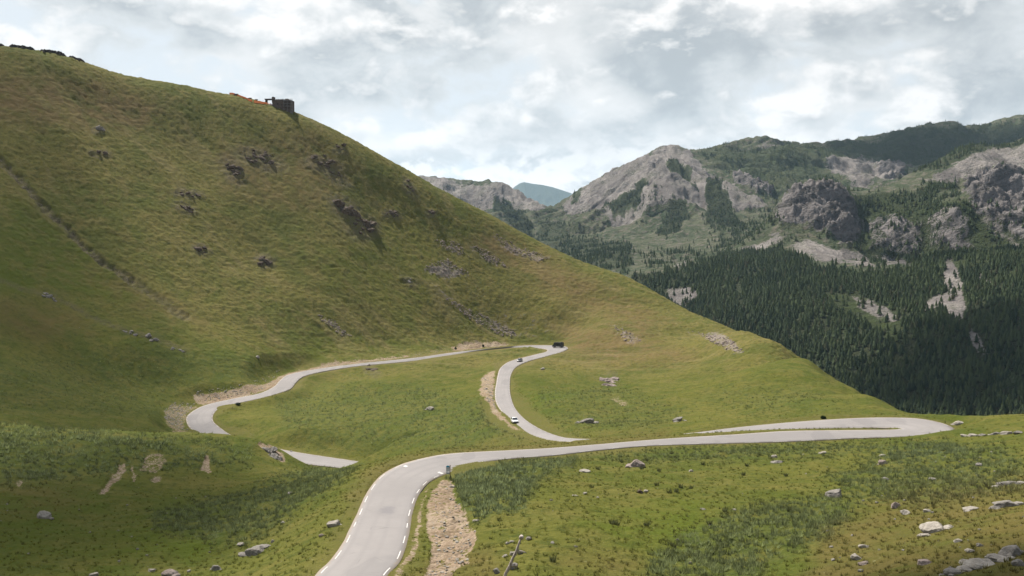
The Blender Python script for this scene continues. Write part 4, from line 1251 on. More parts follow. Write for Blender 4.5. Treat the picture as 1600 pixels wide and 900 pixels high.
B = [
 # right meadow
 (995,729,27,.52,'pink',"speckled pinkish boulder in the meadow just below the road, the thickest there",.9,0,2),
 (913.5,737,19,.22,'pale',"flat pale slab with a pointed underside lying in bright grass near the road",.8,0,0),
 (1080,737,8,.5,'pale',"small pale stone alone in grass to the right of the speckled pinkish boulder",.9,0,0),
 (1000,770,11,.6,'dark',"dark half of a split stone pair in the middle of the meadow",.9,0,0),
 (1009,769,9,.5,'pale',"pale half of a split stone pair in the middle of the meadow",.9,0,0),
 (1210,715,10,.5,'pale',"small white stone just above the long flat grey stone",.9,0,0),
 (1216,723,19,.25,'grey',"long flat grey stone with a dark end among the tussocks below the road",.7,0,1),
 (1285,708,13,.3,'pale',"low pale stone at the top of the meadow, between tussocks",.8,0,1),
 (914,772,7,.5,'pale',"tiny bright stone left of centre in the meadow",.9,0,0),
 (898,775,11,.2,'pale',"thin pale sliver of stone pressed flat in the left meadow",.6,0,0),
 (1146,797,9,.3,'pale',"white flat stone at the edge of the wet green hollow",.7,0,0),
 (1098,796,9,.25,'grey',"grey flat stone beside the muddy brown patch",.7,0,0),
 (1303,777,29,.42,'grey',"big slanted grey boulder with a dark raised left end in open grass",.8,-.28,0),
 (1383,751,12,.5,'grey',"blocky grey boulder right of the slanted boulder and further up",.9,0,0),
 (1457,751,12,.45,'grey',"small grey boulder on the slope, rightmost of the pair level with each other",.9,0,0),
 (1380,725,15,.5,'pink',"pinkish clump of stones leaning together below the bend",.8,.3,1),
 (1379,713,10,.4,'pale',"little pale stone right under the bend of the road",.9,0,0),
 (1400,793,15,.65,'pink',"brownish pointed stone where green grass turns brown",.9,.2,0),
 (1415,803,15,.5,'pale',"rounded beige stone beside the brownish pointed stone",.9,0,0),
 (1449,800,13,.45,'pale',"rounded pale stone in the brown grass above the large slab",.9,0,0),
 (1460,829,40,.34,'pale',"large pale slab half buried in brown grass with a thin stone on top",.8,.06,2),
 (1447,838,16,.3,'pale',"flat cream stone in front of the large pale slab",.8,0,0),
 (1338,874,17,.55,'pale',"upper stone of a whitish pair near the bottom edge",.8,.2,0),
 (1349,883,17,.5,'pink',"lower darker stone of a whitish pair near the bottom edge",.8,.1,0),
 (1350,855,18,.3,'pale',"flat whitish stone above the whitish pair",.7,0,0),
 (1443,882,20,.4,'pink',"low beige stone alone in the brown grass near the bottom",.8,0,1),
 (1516,797,26,.22,'pale',"wide flat pale stone on the brown slope at the right",.7,0,1),
 (1570,791,36,.3,'grey',"broken grey ledge of stones near the right edge, lower of two",.6,0,4),
 (1577,758,34,.22,'grey',"thin grey ledge of stones near the right edge, upper of two",.6,0,3),
 (1530,728,11,.5,'grey',"single grey stone below the long pale rubble row",.9,0,0),
 (1507,682,12,.3,'pale',"pale low stone right of the bend, first of a row of three",.7,0,1),
 (1521,681.5,15,.26,'pale',"flat pale stone right of the bend, middle of a row of three",.7,0,1),
 (1536,681,13,.3,'grey',"grey low stone right of the bend, last of a row of three",.7,0,1),
 (1556,679,15,.3,'grey',"grey stone further right of the bend, first of the far row",.7,0,2),
 (1573,678,18,.28,'pale',"flat pale stone further right of the bend, middle of the far row",.7,0,2),
 (1590,677,14,.32,'grey',"grey stone near the right edge, last of the far row",.7,0,1),
 (1498,662,15,.35,'pale',"white flat stone just outside the bend of the road",.8,0,1),
 (1490,898,30,.36,'grey',"jagged grey boulder cut by the bottom edge, leftmost of the corner heap",.8,.15,2),
 (1531,886,44,.3,'pale',"broad pale boulder in the middle of the corner heap",.8,-.1,3),
 (1559,877,36,.32,'pale',"pale cracked boulder on the corner heap beside the broad one",.8,.1,2),
 (1580,868,36,.45,'grey',"upright grey boulder at the right end of the corner heap",.8,-.2,2),
 (1515,863,15,.45,'pale',"small pale stone above the corner heap",.9,0,0),
 (1531,853,12,.45,'grey',"small grey stone topmost above the corner heap",.9,0,0),
 (1498,846,14,.35,'pale',"pale flat stone left of and above the corner heap",.8,0,0),
 (1592,884,22,.5,'grey',"grey stone wedged under the upright boulder at the right edge",.8,.2,0),
 (1508,880,18,.4,'pale',"pale stone filling the gap in the corner heap",.8,0,0),
 # left hollow
 (69,809,19,.6,'pale',"white boulder alone in the dark green hollow at the left",.9,.1,1),
 (400,866,36,.44,'grey',"large flat-topped boulder with a dark front in the hollow left of the road",.9,.12,3),
 (376,852,13,.35,'pale',"white flat stone just behind the large flat-topped boulder",.8,0,0),
 (339,890,16,.55,'grey',"jagged dark grey stone left of the large flat-topped boulder",.9,.3,2),
 (266,899,27,.42,'pink',"grey-pink boulder at the bottom edge of the hollow",.8,0,2),
 (237,893,12,.4,'pale',"small pale stone left of the grey-pink bottom boulder",.8,0,0),
 (295,894,6,.8,'pale',"upright whitish stone right of the grey-pink bottom boulder",.9,0,0),
 (147,901,14,.5,'pale',"pale stone cut off by the bottom edge of the hollow",.8,0,0),
 (454,772,9,.5,'pale',"white stone among grey-green tussocks left of the road",.9,0,0),
 (442,817,8,.45,'pale',"white stone at the lower rim of the grey-green tussocks",.9,0,0),
 (426,847,6,.8,'pale',"little upright white stone between hollow and road",.9,0,0),
 (521,822,20,.6,'pale',"rounded whitish boulder on the verge beside the left road edge",.9,0,1),
 (503,838,10,.55,'pink',"reddish stone on the verge below the rounded whitish boulder",.9,0,0),
 # around the earth bank and the post
 (744,815,12,.35,'pale',"thin pale slab jutting from the top rim of the earth bank",.7,0,0),
 (827,843,11,.55,'pale',"cream stone just right of the top of the wooden post",.8,.2,0),
 (800,847,8,.4,'pale',"beige stone left of the wooden post, upper of two",.8,0,0),
 (793,850,8,.5,'pale',"white stone left of the wooden post, lower of two",.8,0,0),
 (789,870,9,.5,'pale',"beige stone halfway between earth bank and wooden post",.8,-.3,0),
 (801,867,10,.7,'pale',"pale stone leaning against the left side of the wooden post",.8,.3,0),
 (813,866,10,.6,'grey',"grey stone tucked under the stub of the wooden post",.8,0,0),
 (802,888,15,.7,'grey',"round grey stone with a dark underside at the foot of the post",.9,0,0),
 (776,895,12,.7,'grey',"dark shaded stone below the earth bank near the post",.9,0,0),
 (707,762,9,.45,'pale',"pale stone at the foot of the signpost",.8,0,0),
 # hillside and field
 (402.5,559,7,.6,'pale',"small whitish stone above the orange road cutting",.9,0,0),
 (672,640,13,.45,'pale',"flat stone in the middle of the enclosed green field",.8,0,1),
 (917,661,24,.4,'grey',"low grey outcrop right of the descending road, nearest the verge",.7,-.3,3),
 (848,578,7,.7,'pale',"tiny pale stone below the hairpin with the black van",.9,0,0),
 (1060,659,18,.45,'grey',"slanted grey outcrop on the green slope above the long road",.6,-.3,2),
 (455,706,5,.6,'pale',"white stone beside the lowest stretch of road",.9,0,0),
]
for i, (px, py, w, hr, tone, lab, dr, tilt, ex) in enumerate(B):
    boulder(px, py, w, hr, tone, lab, dr, tilt, None, 100 + i * 17, None, ex)


def outcrop(cx, cy, w, h, n, smin, smax, tone, label, slant=0.0, seed=0):
    """one outcrop: crags breaking through the turf inside an ellipse of the photo"""
    r = np.random.default_rng(seed)
    c = ground_at(cx, cy)
    VV, FF, nv = [], [], 0
    for k in range(max(4, int(n * 0.62))):
        a = r.random() * 6.28; q = math.sqrt(r.random())
        px = cx + q * math.cos(a) * w / 2; py = cy + q * math.sin(a) * h / 2 + slant * q * math.cos(a) * w / 2
        p = ground_at(px, py)
        if abs(math.hypot(p.x, p.y) - math.hypot(c.x, c.y)) > 70: continue
        s = (smin + (smax - smin) * r.random() ** 1.5) / FX * math.hypot(p.x, p.y)
        P, F = rock_vf(seed * 31 + k, (s * (1.4 + 0.9 * r.random()), s * 1.5, s * (0.7 + 0.55 * r.random())), 4, 9, 0.26, 0.45 * r.normal())
        VV.append(P + np.array([p.x - c.x, p.y - c.y, p.z - c.z - 0.26 * s])); FF.append(F + nv); nv += len(P)
    me = np_mesh("rock_outcrop", np.concatenate(VV), np.concatenate(FF), False)
    o = link_obj("rock_outcrop", me, M_ROCK[tone], None, None, label, "rock outcrop")
    o.location = c


for i, (cx, cy, w, h, n, a, b_, tone, lab, sl_) in enumerate(OUT):
    outcrop(cx, cy, w, h, n, a, b_, tone, lab, sl_, 500 + i)


def stones_stuff(name, polys, n, smin, smax, tone, label, seed):
    """loose stones too many to count"""
    r = np.random.default_rng(seed)
    lib = [rock_vf(900 + seed + k, (1, 0.9, 0.65), 2, 9, 0.06) for k in range(8)]
    VV, FF, nv = [], [], 0
    for poly, share in polys:
        P = np.array(poly, float); k = 0; tries = 0
        while k < n * share and tries < n * 20:
            tries += 1
            px = P[:, 0].min() + r.random() * np.ptp(P[:, 0]); py = P[:, 1].min() + r.random() * np.ptp(P[:, 1])
            if poly_mask(np.array([px]), np.array([py]), poly, 1.0)[0] < 0.5: continue
            p = ground_at(px, py); s = smin + (smax - smin) * r.random() ** 2.5
            V, F = lib[k % 8]; a = r.random() * 6.28
            R_ = np.array([[math.cos(a), math.sin(a), 0], [-math.sin(a), math.cos(a), 0], [0, 0, 1]])
            VV.append(V @ R_ * s + np.array([p.x, p.y, p.z + 0.1 * s])); FF.append(F + nv); nv += len(V); k += 1
    me = np_mesh(name, np.concatenate(VV), np.concatenate(FF), False)
    link_obj(name, me, M_ROCK[tone], None, "stuff", label, name)


BANK = [(690,752),(706,756),(712,778),(728,795),(733,818),(744,830),(742,846),(726,862),(733,876),(712,890),(700,904),(665,904),(676,876),(676,845),(672,812),(676,780)]
stones_stuff("rubble", [(BANK, 1.0)], 260, 0.06, 0.40, 'pale', "loose pale rubble on the earth bank beside the near road", 1)
stones_stuff("scree", [([(662,415),(700,404),(735,428),(700,433),(670,426)], .16), ([(676,374),(716,378),(730,398),(700,392)], .1), ([(735,380),(770,395),(795,418),(760,408)], .12),
    ([(770,362),(800,378),(860,402),(840,410),(790,390)], .14), ([(690,462),(740,485),(800,515),(815,526),(780,525),(735,500)], .18), ([(495,490),(520,500),(550,525),(535,525),(505,505)], .06),
    ([(1073,515),(1090,522),(1130,545),(1165,552),(1140,528)], .14), ([(950,508),(975,512),(1005,535),(985,540)], .06)], 1500, 0.35, 1.3, 'pink', "pinkish grey scree lying in streaks on the hillside", 2)
stones_stuff("gravel", [([(256,642),(270,629),(306,630),(290,648),(286,662),(296,674),(272,668),(258,655)], .5), ([(302,612),(360,605),(405,592),(440,577),(425,603),(372,619),(318,629)], .3), ([(752,590),(770,583),(770,615),(775,640),(760,625)], .2)], 700, 0.25, 0.8, 'pale', "pale gravel spilled beside the left hairpin", 3)
stones_stuff("pebbles", [([(-20,100),(200,130),(460,190),(650,300),(860,420),(1000,500),(860,530),(600,540),(300,540),(0,560)], .5), ([(1250,700),(1600,690),(1600,900),(1250,900)], .25), ([(860,720),(1250,720),(1250,900),(860,900)], .1), ([(0,760),(400,760),(540,890),(0,890)], .15)], 300, 0.10, 0.42, 'grey', "loose grey pebbles strewn over the grass", 4)


# ------------------------------------------------------------------ grass that stands up
def grass_material():
    m, t, b = mat_new("tussock_grass")
    a = t.new('ShaderNodeVertexColor', layer_name="tint")
    t.link(a.outputs[0], b.inputs['Base Color'])
    b.inputs['Roughness'].default_value = 0.9
    b.inputs['Specular IOR Level'].default_value = 0.05
    tr = t.new('ShaderNodeBsdfTranslucent'); t.link(a.outputs[0], tr.inputs[0])
    mx = t.new('ShaderNodeMixShader'); mx.inputs[0].default_value = 0.5
    t.link(b.outputs[0], mx.inputs[1]); t.link(tr.outputs[0], mx.inputs[2])
    t.link(mx.outputs[0], t.n['Material Output'].inputs[0])
    return m


M_TUFT = grass_material()


def tuft(seed, blades):
    r = np.random.default_rng(seed)
    V, F = [], []
    for k in range(blades):
        a = r.random() * 6.28; q = 0.22 * math.sqrt(r.random()); l = 0.25 + 0.35 * r.random(); lean = 0.16 + 0.38 * r.random()
        x, y = q * math.cos(a), q * math.sin(a); w = 0.035 + 0.035 * r.random()
        b2 = a + 1.57 + 0.6 * r.normal()
        n = len(V)
        V += [(x - w * math.cos(b2), y - w * math.sin(b2), -0.08), (x + w * math.cos(b2), y + w * math.sin(b2), -0.08), (x + lean * l * 1.3 * math.cos(a), y + lean * l * 1.3 * math.sin(a), l * 1.7)]
        F.append((n, n + 1, n + 2))
    return np.array(V, np.float32), np.array(F, np.int32)


def grass_stuff():
    r = np.random.default_rng(21)
    n = 900000
    i = 60 + r.random(n) * (NR - 130); j = r.random(n) * (NC - 2)
    i0 = i.astype(int); j0 = j.astype(int)
    rr_ = rows[i0] + (rows[i0 + 1] - rows[i0]) * (i - i0); a = azs[j0] + (azs[1] - azs[0]) * (j - j0)
    x, y = rr_ * np.sin(a), rr_ * np.cos(a); z = ground_h(x, y)
    area = np.gradient(rows)[i0] * rr_ * (azs[1] - azs[0]) * ((NR - 130) * (NC - 2) / n)
    tz = TUSS[i0, j0]; bare = np.maximum(EARTH[i0, j0], np.maximum(SCREE[i0, j0], RAVINE[i0, j0]))
    e = E_[i0, j0]; dry = DRY[i0, j0]
    patch = smooth(-0.25, 0.35, fbm(x / 7, y / 7, 3))
    near_ = smooth(300, 110, rr_)
    dens = (0.16 + 2.6 * tz * (0.25 + 0.75 * patch) + 0.5 * dry * near_) * (0.25 + 0.75 * near_) + 0.8 * smooth(190, 80, rr_)
    dens = dens * (bare < 0.35) * (e > 0.9) + 0.5 * smooth(4, 1, e) * (e > 0.35) * (bare < 0.5)
    dens *= np.where(rr_ > 430, 0.25, 1)
    px, py = pix(np.stack([x, y, z], -1))
    ok = (r.random(n) < dens * area) & (px > -60) & (px < 1660) & (py < 960)
    ok &= (z + 0.7) / rr_ > SKYLINE[np.maximum(i0 - 1, 0), j0] - 0.002
    k = np.where(ok)[0]
    print("tufts", len(k))
    libs = {0: [tuft(300 + q, 15) for q in range(6)], 1: [tuft(330 + q, 7) for q in range(6)]}
    VV, FF, CC, nv = [], [], [], 0
    far = (rr_[k] > 190).astype(int); kind = r.integers(0, 6, len(k))
    for fa in (0, 1):
        for q in range(6):
            s = k[(far == fa) & (kind == q)]
            if not len(s): continue
            V, F = libs[fa][q]
            m = len(s)
            t_ = tz[s]
            h = (0.18 + 0.38 * t_ * (0.5 + 0.7 * r.random(m)) + 0.15 * r.random(m)) * (1 + 0.35 * fa)
            w = (0.55 + 0.5 * t_) * (0.7 + 0.6 * r.random(m)) * (1 + 0.5 * fa)
            an = r.random(m) * 6.28; ca, sa = np.cos(an), np.sin(an)
            P = np.empty((m, len(V), 3), np.float32)
            P[..., 0] = x[s, None] + w[:, None] * (V[None, :, 0] * ca[:, None] - V[None, :, 1] * sa[:, None])
            P[..., 1] = y[s, None] + w[:, None] * (V[None, :, 0] * sa[:, None] + V[None, :, 1] * ca[:, None])
            P[..., 2] = z[s, None] + h[:, None] * V[None, :, 2]
            VV.append(P.reshape(-1, 3)); FF.append((F[None] + (nv + np.arange(m) * len(V))[:, None, None]).reshape(-1, 3)); nv += m * len(V)
            base = np.array([0.140, 0.148, 0.036]); tus_ = np.array([0.160, 0.188, 0.088]); dr_ = np.array([0.205, 0.150, 0.066])
            c = base[None] + (tus_ - base)[None] * t_[:, None]
            c = c + (dr_[None] - c) * (dry[s] * (0.3 + 0.5 * r.random(m)))[:, None]
            c = c * (0.5 + 0.9 * r.random(m) ** 1.3)[:, None]
            CC.append(np.repeat(c, len(V), 0))
    me = np_mesh("grass", np.concatenate(VV), np.concatenate(FF), False)
    color_attr(me, "tint", np.concatenate(CC))
    link_obj("grass", me, M_TUFT, None, "stuff", "tufted alpine grass and sedge standing over the slopes", "grass")


grass_stuff()

TUS = [(617,200),(1097,222),(605,282),(235,292),(715,318),(675,322),(698,630),(548,512),(990,428),(1093,440),(15,715),(350,500),(905,500),(865,160),(690,100),(710,122),(895,128),(1115,168),(545,135),(268,188),(405,148),(798,298),(740,292),(1340,228),(1320,415),(1356,425),(520,190),(378,505)]
tprotos = []
for q in range(4):
    V, F = tuft(700 + q, 46)
    me = np_mesh("grass_tussock", V * np.array([0.95, 0.95, 0.62], np.float32), F)
    color_attr(me, "tint", np.tile([0.080, 0.088, 0.036], (len(V), 1)) * (0.7 + 0.6 * np.random.default_rng(q).random((len(V), 1))))
    me.materials.append(M_TUFT); tprotos.append(me)
for n, (x, y) in enumerate(TUS):
    o = bpy.data.objects.new("grass_tussock", tprotos[n % 4]); COL.objects.link(o)
    o.location = ground_at(860 + x / 3.636, 680 + y / 3.636 + 1.5)
    o.rotation_euler = (0, 0, n * 1.3)
    o['label'] = "dark clump of tall grass standing alone in the bright meadow right of the road"
    o['category'] = "grass clump"; o['group'] = "dark grass clumps dotted over the bright meadow"

# ------------------------------------------------------------------ box, tube and loft helpers
class MB:
    def __init__(self): self.bm = bmesh.new()

    def box(self, c, s, rz=0.0, ry=0.0, bev=0.0):
        r = bmesh.ops.create_cube(self.bm, size=1)
        for v in r['verts']:
            v.co = Vector((v.co.x * s[0], v.co.y * s[1], v.co.z * s[2]))
            x, z = v.co.x, v.co.z
            v.co.x, v.co.z = x * math.cos(ry) + z * math.sin(ry), -x * math.sin(ry) + z * math.cos(ry)
            x, y = v.co.x, v.co.y
            v.co.x, v.co.y = x * math.cos(rz) - y * math.sin(rz), x * math.sin(rz) + y * math.cos(rz)
            v.co += Vector(c)
        if bev:
            es = list({e for v in r['verts'] for e in v.link_edges})
            bmesh.ops.bevel(self.bm, geom=es, offset=bev, segments=2, affect='EDGES')
        return self

    def tube(self, pts, rad, seg=8):
        pts = [Vector(p) for p in pts]
        rad = rad if isinstance(rad, (list, tuple)) else [rad] * len(pts)
        rings = []
        for i, p in enumerate(pts):
            d = (pts[min(i + 1, len(pts) - 1)] - pts[max(i - 1, 0)]).normalized()
            u = d.orthogonal().normalized(); w = d.cross(u)
            rings.append([self.bm.verts.new(p + rad[i] * (u * math.cos(k * 2 * math.pi / seg) + w * math.sin(k * 2 * math.pi / seg))) for k in range(seg)])
        for a, b in zip(rings, rings[1:]):
            for k in range(seg):
                self.bm.faces.new((a[k], a[(k + 1) % seg], b[(k + 1) % seg], b[k]))
        self.bm.faces.new(rings[0][::-1]); self.bm.faces.new(rings[-1])
        return self

    def loft(self, secs):
        """closed loops of equal length"""
        rs = [[self.bm.verts.new(Vector(p)) for p in s] for s in secs]
        n = len(rs[0])
        for a, b in zip(rs, rs[1:]):
            for k in range(n):
                self.bm.faces.new((a[k], a[(k + 1) % n], b[(k + 1) % n], b[k]))
        self.bm.faces.new(rs[0][::-1]); self.bm.faces.new(rs[-1])
        return self

    def build(self, name, mat, parent=None, smooth_=False, **kw):
        bmesh.ops.recalc_face_normals(self.bm, faces=self.bm.faces)
        me = bpy.data.meshes.new(name); self.bm.to_mesh(me); self.bm.free()
        if smooth_:
            for p in me.polygons: p.use_smooth = True
        return link_obj(name, me, mat, parent, **kw)


M_WHITE = simple_mat("white_car_paint", (0.62, 0.62, 0.61), 0.25, spec=0.6, var=0.03)
M_SILVER = simple_mat("silver_car_paint", (0.13, 0.13, 0.135), 0.28, 0.5, 0.6, 0.04)
M_BLACK = simple_mat("black_van_paint", (0.018, 0.018, 0.020), 0.35, spec=0.5, var=0.2)
M_GLASS = simple_mat("dark_car_glass", (0.02, 0.025, 0.03), 0.08, spec=0.8, var=0.1)
M_TYRE = simple_mat("tyre_rubber", (0.02, 0.02, 0.02), 0.9)
M_RIM = simple_mat("wheel_rim", (0.45, 0.45, 0.46), 0.35, 0.7)
M_LAMP = simple_mat("lamp_lens", (0.75, 0.77, 0.8), 0.1, spec=0.8, var=0.05)
M_TAIL = simple_mat("tail_lamp", (0.35, 0.02, 0.02), 0.2, spec=0.7)
M_TRIM = simple_mat("black_plastic_trim", (0.03, 0.03, 0.032), 0.7)


def road_spot(px, py, lane=None):
    """a point of the asphalt seen through a photo pixel, with the driving direction there"""
    a, t = ray(px, py)
    best = None
    for k in range(NS):
        for q in np.linspace(-0.8, 0.8, 9):
            p = C3[k] + (R3[k] - C3[k]) * q
            u, v = p[0], p[1]
            d = abs(math.atan2(u, v) - a) + abs(p[2] / math.hypot(u, v) - t)
            if best is None or d < best[0]: best = (d, p, k)
    p, k = best[1], best[2]
    return Vector((p[0], p[1], p[2] + 0.04)), TAN[k]


def wheel(parent, x, y, r, w):
    t = MB().tube([(x, y - w / 2, r), (x, y + w / 2, r)], r, 18).build('wheel', M_TYRE, parent)
    s = 1 if y > 0 else -1
    MB().tube([(x, y + s * w * 0.30, r), (x, y + s * w * 0.54, r)], r * 0.62, 14).build('rim', M_RIM, t)


def car(px, py, sign, paint, label, name="parked_car", L=4.3, W=1.78, H=1.52):
    p, tan = road_spot(px, py)
    h = math.atan2(tan[1] * sign, tan[0] * sign)
    root = empty(name, p, h, label, "car")
    pitch = math.atan2(tan[2] * sign, math.hypot(tan[0], tan[1]))
    root.rotation_euler = (0, -pitch, h)
    hw = W / 2
    def sec(x, w, z0, z1):
        return [(x, -w, z0 + .08), (x, -w * .92, z0), (x, w * .92, z0), (x, w, z0 + .08), (x, w * 1.0, (z0 + z1) / 2), (x, w * .97, z1 - .05), (x, w * .88, z1), (x, -w * .88, z1), (x, -w * .97, z1 - .05), (x, -w, (z0 + z1) / 2)]
    f, b = L / 2, -L / 2
    MB().loft([sec(b, hw * .86, .42, .86), sec(b + .12, hw * .95, .30, .98), sec(b + .7, hw, .22, 1.00), sec(0, hw, .20, .98), sec(f - 1.15, hw, .22, .96), sec(f - .45, hw * .97, .25, .84), sec(f - .1, hw * .90, .30, .72), sec(f, hw * .80, .38, .62)]).build('body', paint, root, True)
    z1 = H
    def cab(x, w, z): return [(x, -hw * .93, .93), (x, hw * .93, .93), (x, w, z), (x, -w, z)]
    MB().loft([[(b + .12, -hw * .86, .94), (b + .12, hw * .86, .94), (b + .14, hw * .84, .97), (b + .14, -hw * .84, .97)], cab(b + .55, hw * .74, z1 - .10), cab(-.3, hw * .76, z1 - .02), cab(.35, hw * .75, z1 - .06),
               [(f - 1.12, -hw * .88, .94), (f - 1.12, hw * .88, .94), (f - 1.14, hw * .86, .97), (f - 1.14, -hw * .86, .97)]]).build('window', M_GLASS, root)
    MB().loft([[(b + .50, -hw * .72, z1 - .13), (b + .50, hw * .72, z1 - .13), (b + .52, hw * .72, z1 - .07), (b + .52, -hw * .72, z1 - .07)],
               [(-.3, -hw * .77, z1 - .05), (-.3, hw * .77, z1 - .05), (-.3, hw * .72, z1 + .01), (-.3, -hw * .72, z1 + .01)],
               [(.40, -hw * .76, z1 - .09), (.40, hw * .76, z1 - .09), (.38, hw * .72, z1 - .03), (.38, -hw * .72, z1 - .03)]]).build('roof', paint, root, True)
    for s in (-1, 1):
        MB().tube([(.36, s * hw * .765, z1 - .07), (f - 1.1, s * hw * .90, .96)], .045, 6).build('windscreen_pillar', paint, root)
        MB().tube([(b + .52, s * hw * .745, z1 - .10), (b + .16, s * hw * .86, .97)], .06, 6).build('rear_pillar', paint, root)
        MB().box((f - .13, s * hw * .66, .68), (.14, .34, .13), bev=.03).build('headlight', M_LAMP, root)
        MB().box((b + .06, s * hw * .72, .78), (.10, .24, .22), bev=.03).build('tail_light', M_TAIL, root)
        MB().box((.78, s * (hw + .08), 1.0), (.12, .2, .13), bev=.03).build('wing_mirror', paint, root)
        wheel(root, f - .85, s * (hw - .09), .32, .21); wheel(root, b + .85, s * (hw - .09), .32, .21)
    MB().box((f - .02, 0, .42), (.10, W * .74, .24), bev=.03).build('bumper', M_TRIM, root)
    MB().box((b + .02, 0, .42), (.10, W * .78, .2), bev=.03).build('bumper', M_TRIM, root)
    return root


car(804.5, 661, -1, M_WHITE, "white hatchback climbing the descending road toward the viewer, nearer of two cars", "hatchback", H=1.56)
car(812, 565.5, -1, M_SILVER, "small dark silver car on the road just below the upper hairpin", "small_car", L=4.1)


def van():
    p, tan = road_spot(872, 543.2)
    q = at(862, 541.5, math.hypot(p.x, p.y)) - at(884, 545, math.hypot(p.x, p.y) - 3.0)
    root = empty("camper_van", p, math.atan2(q[1], q[0]), "black box-shaped van on the outside of the upper hairpin", "van")
    L, W, H = 6.1, 2.1, 2.75
    MB().box((-.45, 0, .55 + (H - .55) / 2), (L - .9, W, H - .55), bev=.10).build('body', M_BLACK, root)
    MB().loft([[(L / 2 - .95, -W / 2, .5), (L / 2 - .95, W / 2, .5), (L / 2 - .95, W / 2 * .9, 2.2), (L / 2 - .95, -W / 2 * .9, 2.2)],
               [(L / 2 - .5, -W / 2, .5), (L / 2 - .5, W / 2, .5), (L / 2 - .5, W / 2 * .92, 1.45), (L / 2 - .5, -W / 2 * .92, 1.45)],
               [(L / 2, -W / 2 * .92, .5), (L / 2, W / 2 * .92, .5), (L / 2, W / 2 * .88, 1.1), (L / 2, -W / 2 * .88, 1.1)]]).build('bonnet', M_BLACK, root)
    MB().box((L / 2 - .70, 0, 1.82), (.06, W * .78, .72), ry=-.62, bev=.01).build('windscreen', M_GLASS, root)
    for s in (-1, 1):
        MB().box((1.65, s * (W / 2 + .004), 1.75), (.8, .03, .6), bev=.01).build('window', M_GLASS, root)
        MB().box((-.6, s * (W / 2 + .004), 1.85), (1.6, .03, .55), bev=.01).build('window', M_GLASS, root)
        MB().box((L / 2 - .02, s * .78, .85), (.08, .3, .18), bev=.02).build('headlight', M_LAMP, root)
        wheel(root, L / 2 - 1.0, s * (W / 2 - .1), .36, .24); wheel(root, -L / 2 + 1.2, s * (W / 2 - .1), .36, .24)
    f = MB()
    for s in (-1, 1): f.tube([(-2.9, s * .8, H + .12), (1.5, s * .8, H + .12)], .04, 6)
    for x in (-2.7, -1.3, 0.1, 1.4): f.tube([(x, -.8, H + .12), (x, .8, H + .12)], .03, 6); f.box((x, .8, H + .03), (.05, .05, .2)); f.box((x, -.8, H + .03), (.05, .05, .2))
    f.build('roof_rack', M_TRIM, root)
    MB().box((L / 2 + .03, 0, .55), (.14, W * .9, .22), bev=.03).build('bumper', M_TRIM, root)
    MB().box((-L / 2 - .03, 0, .6), (.14, W * .9, .2), bev=.03).build('bumper', M_TRIM, root)
    MB().box((-2.3, .2, H + .2), (.9, 1.2, .3), bev=.05).build('roof_box', M_TRIM, root)


van()

# ------------------------------------------------------------------ signpost beside the near road
def signpost():
    p = ground_at(703.3, 749)
    d = math.hypot(p.x, p.y) / FX                     # metres per photo pixel there
    root = empty("signpost", p, -0.05, "brown signpost with a blue-topped panel beside the near road", "sign")
    M_POST = simple_mat("brown_post_paint", (0.085, 0.045, 0.03), 0.7, var=0.3)
    M_BLUE = simple_mat("blue_sign_face", (0.03, 0.22, 0.36), 0.5)
    M_GREY = simple_mat("pale_grey_sign_face", (0.42, 0.45, 0.46), 0.5)
    M_MARK = simple_mat("dark_sign_print", (0.14, 0.17, 0.18), 0.6)
    H = 23.0 * d
    MB().box((0, 0, H / 2 - .2), (.095, .095, H + .4), bev=.01).build('post', M_POST, root)
    x1 = -.06; w = 5.6 * d; xc = x1 - w / 2
    z0, z1 = H - 10.8 * d, H - 3.2 * d
    n = 12
    loop = [(x1, z0), (x1, z1)] + [(xc + w / 2 * math.cos(math.pi * k / n), z1 + w * .42 * math.sin(math.pi * k / n)) for k in range(1, n)] + [(x1 - w, z1), (x1 - w, z0)]
    panel = MB().loft([[(x, -.02, z) for x, z in loop], [(x, .01, z) for x, z in loop]]).build('panel', M_GREY, root)
    loop2 = [(x1 - .015, z1 - w * .12), (x1 - .015, z1)] + [(xc + (w / 2 - .015) * math.cos(math.pi * k / n), z1 + (w * .42 - .015) * math.sin(math.pi * k / n)) for k in range(1, n)] + [(x1 - w + .015, z1), (x1 - w + .015, z1 - w * .12)]
    MB().loft([[(x, -.03, z) for x, z in loop2], [(x, -.021, z) for x, z in loop2]]).build('panel_top', M_BLUE, panel)
    mk = MB()
    mk.box((xc + .05, -.026, z1 - w * .32), (w * .4, .008, .035), ry=.5); mk.box((xc - .04, -.026, z1 - w * .5), (w * .45, .008, .03), ry=-.5); mk.box((xc, -.026, z0 + .07), (w * .6, .008, .03))
    mk.build('symbol', M_MARK, panel)
    lo = MB().box((xc, -.005, z0 - 2.3 * d), (w, .03, 3.4 * d), bev=.006).build('distance_plate', M_GREY, root)
    mk = MB(); mk.box((xc, -.026, z0 - 2.5 * d), (w * .72, .008, .07)); mk.build('symbol', M_MARK, lo)


signpost()


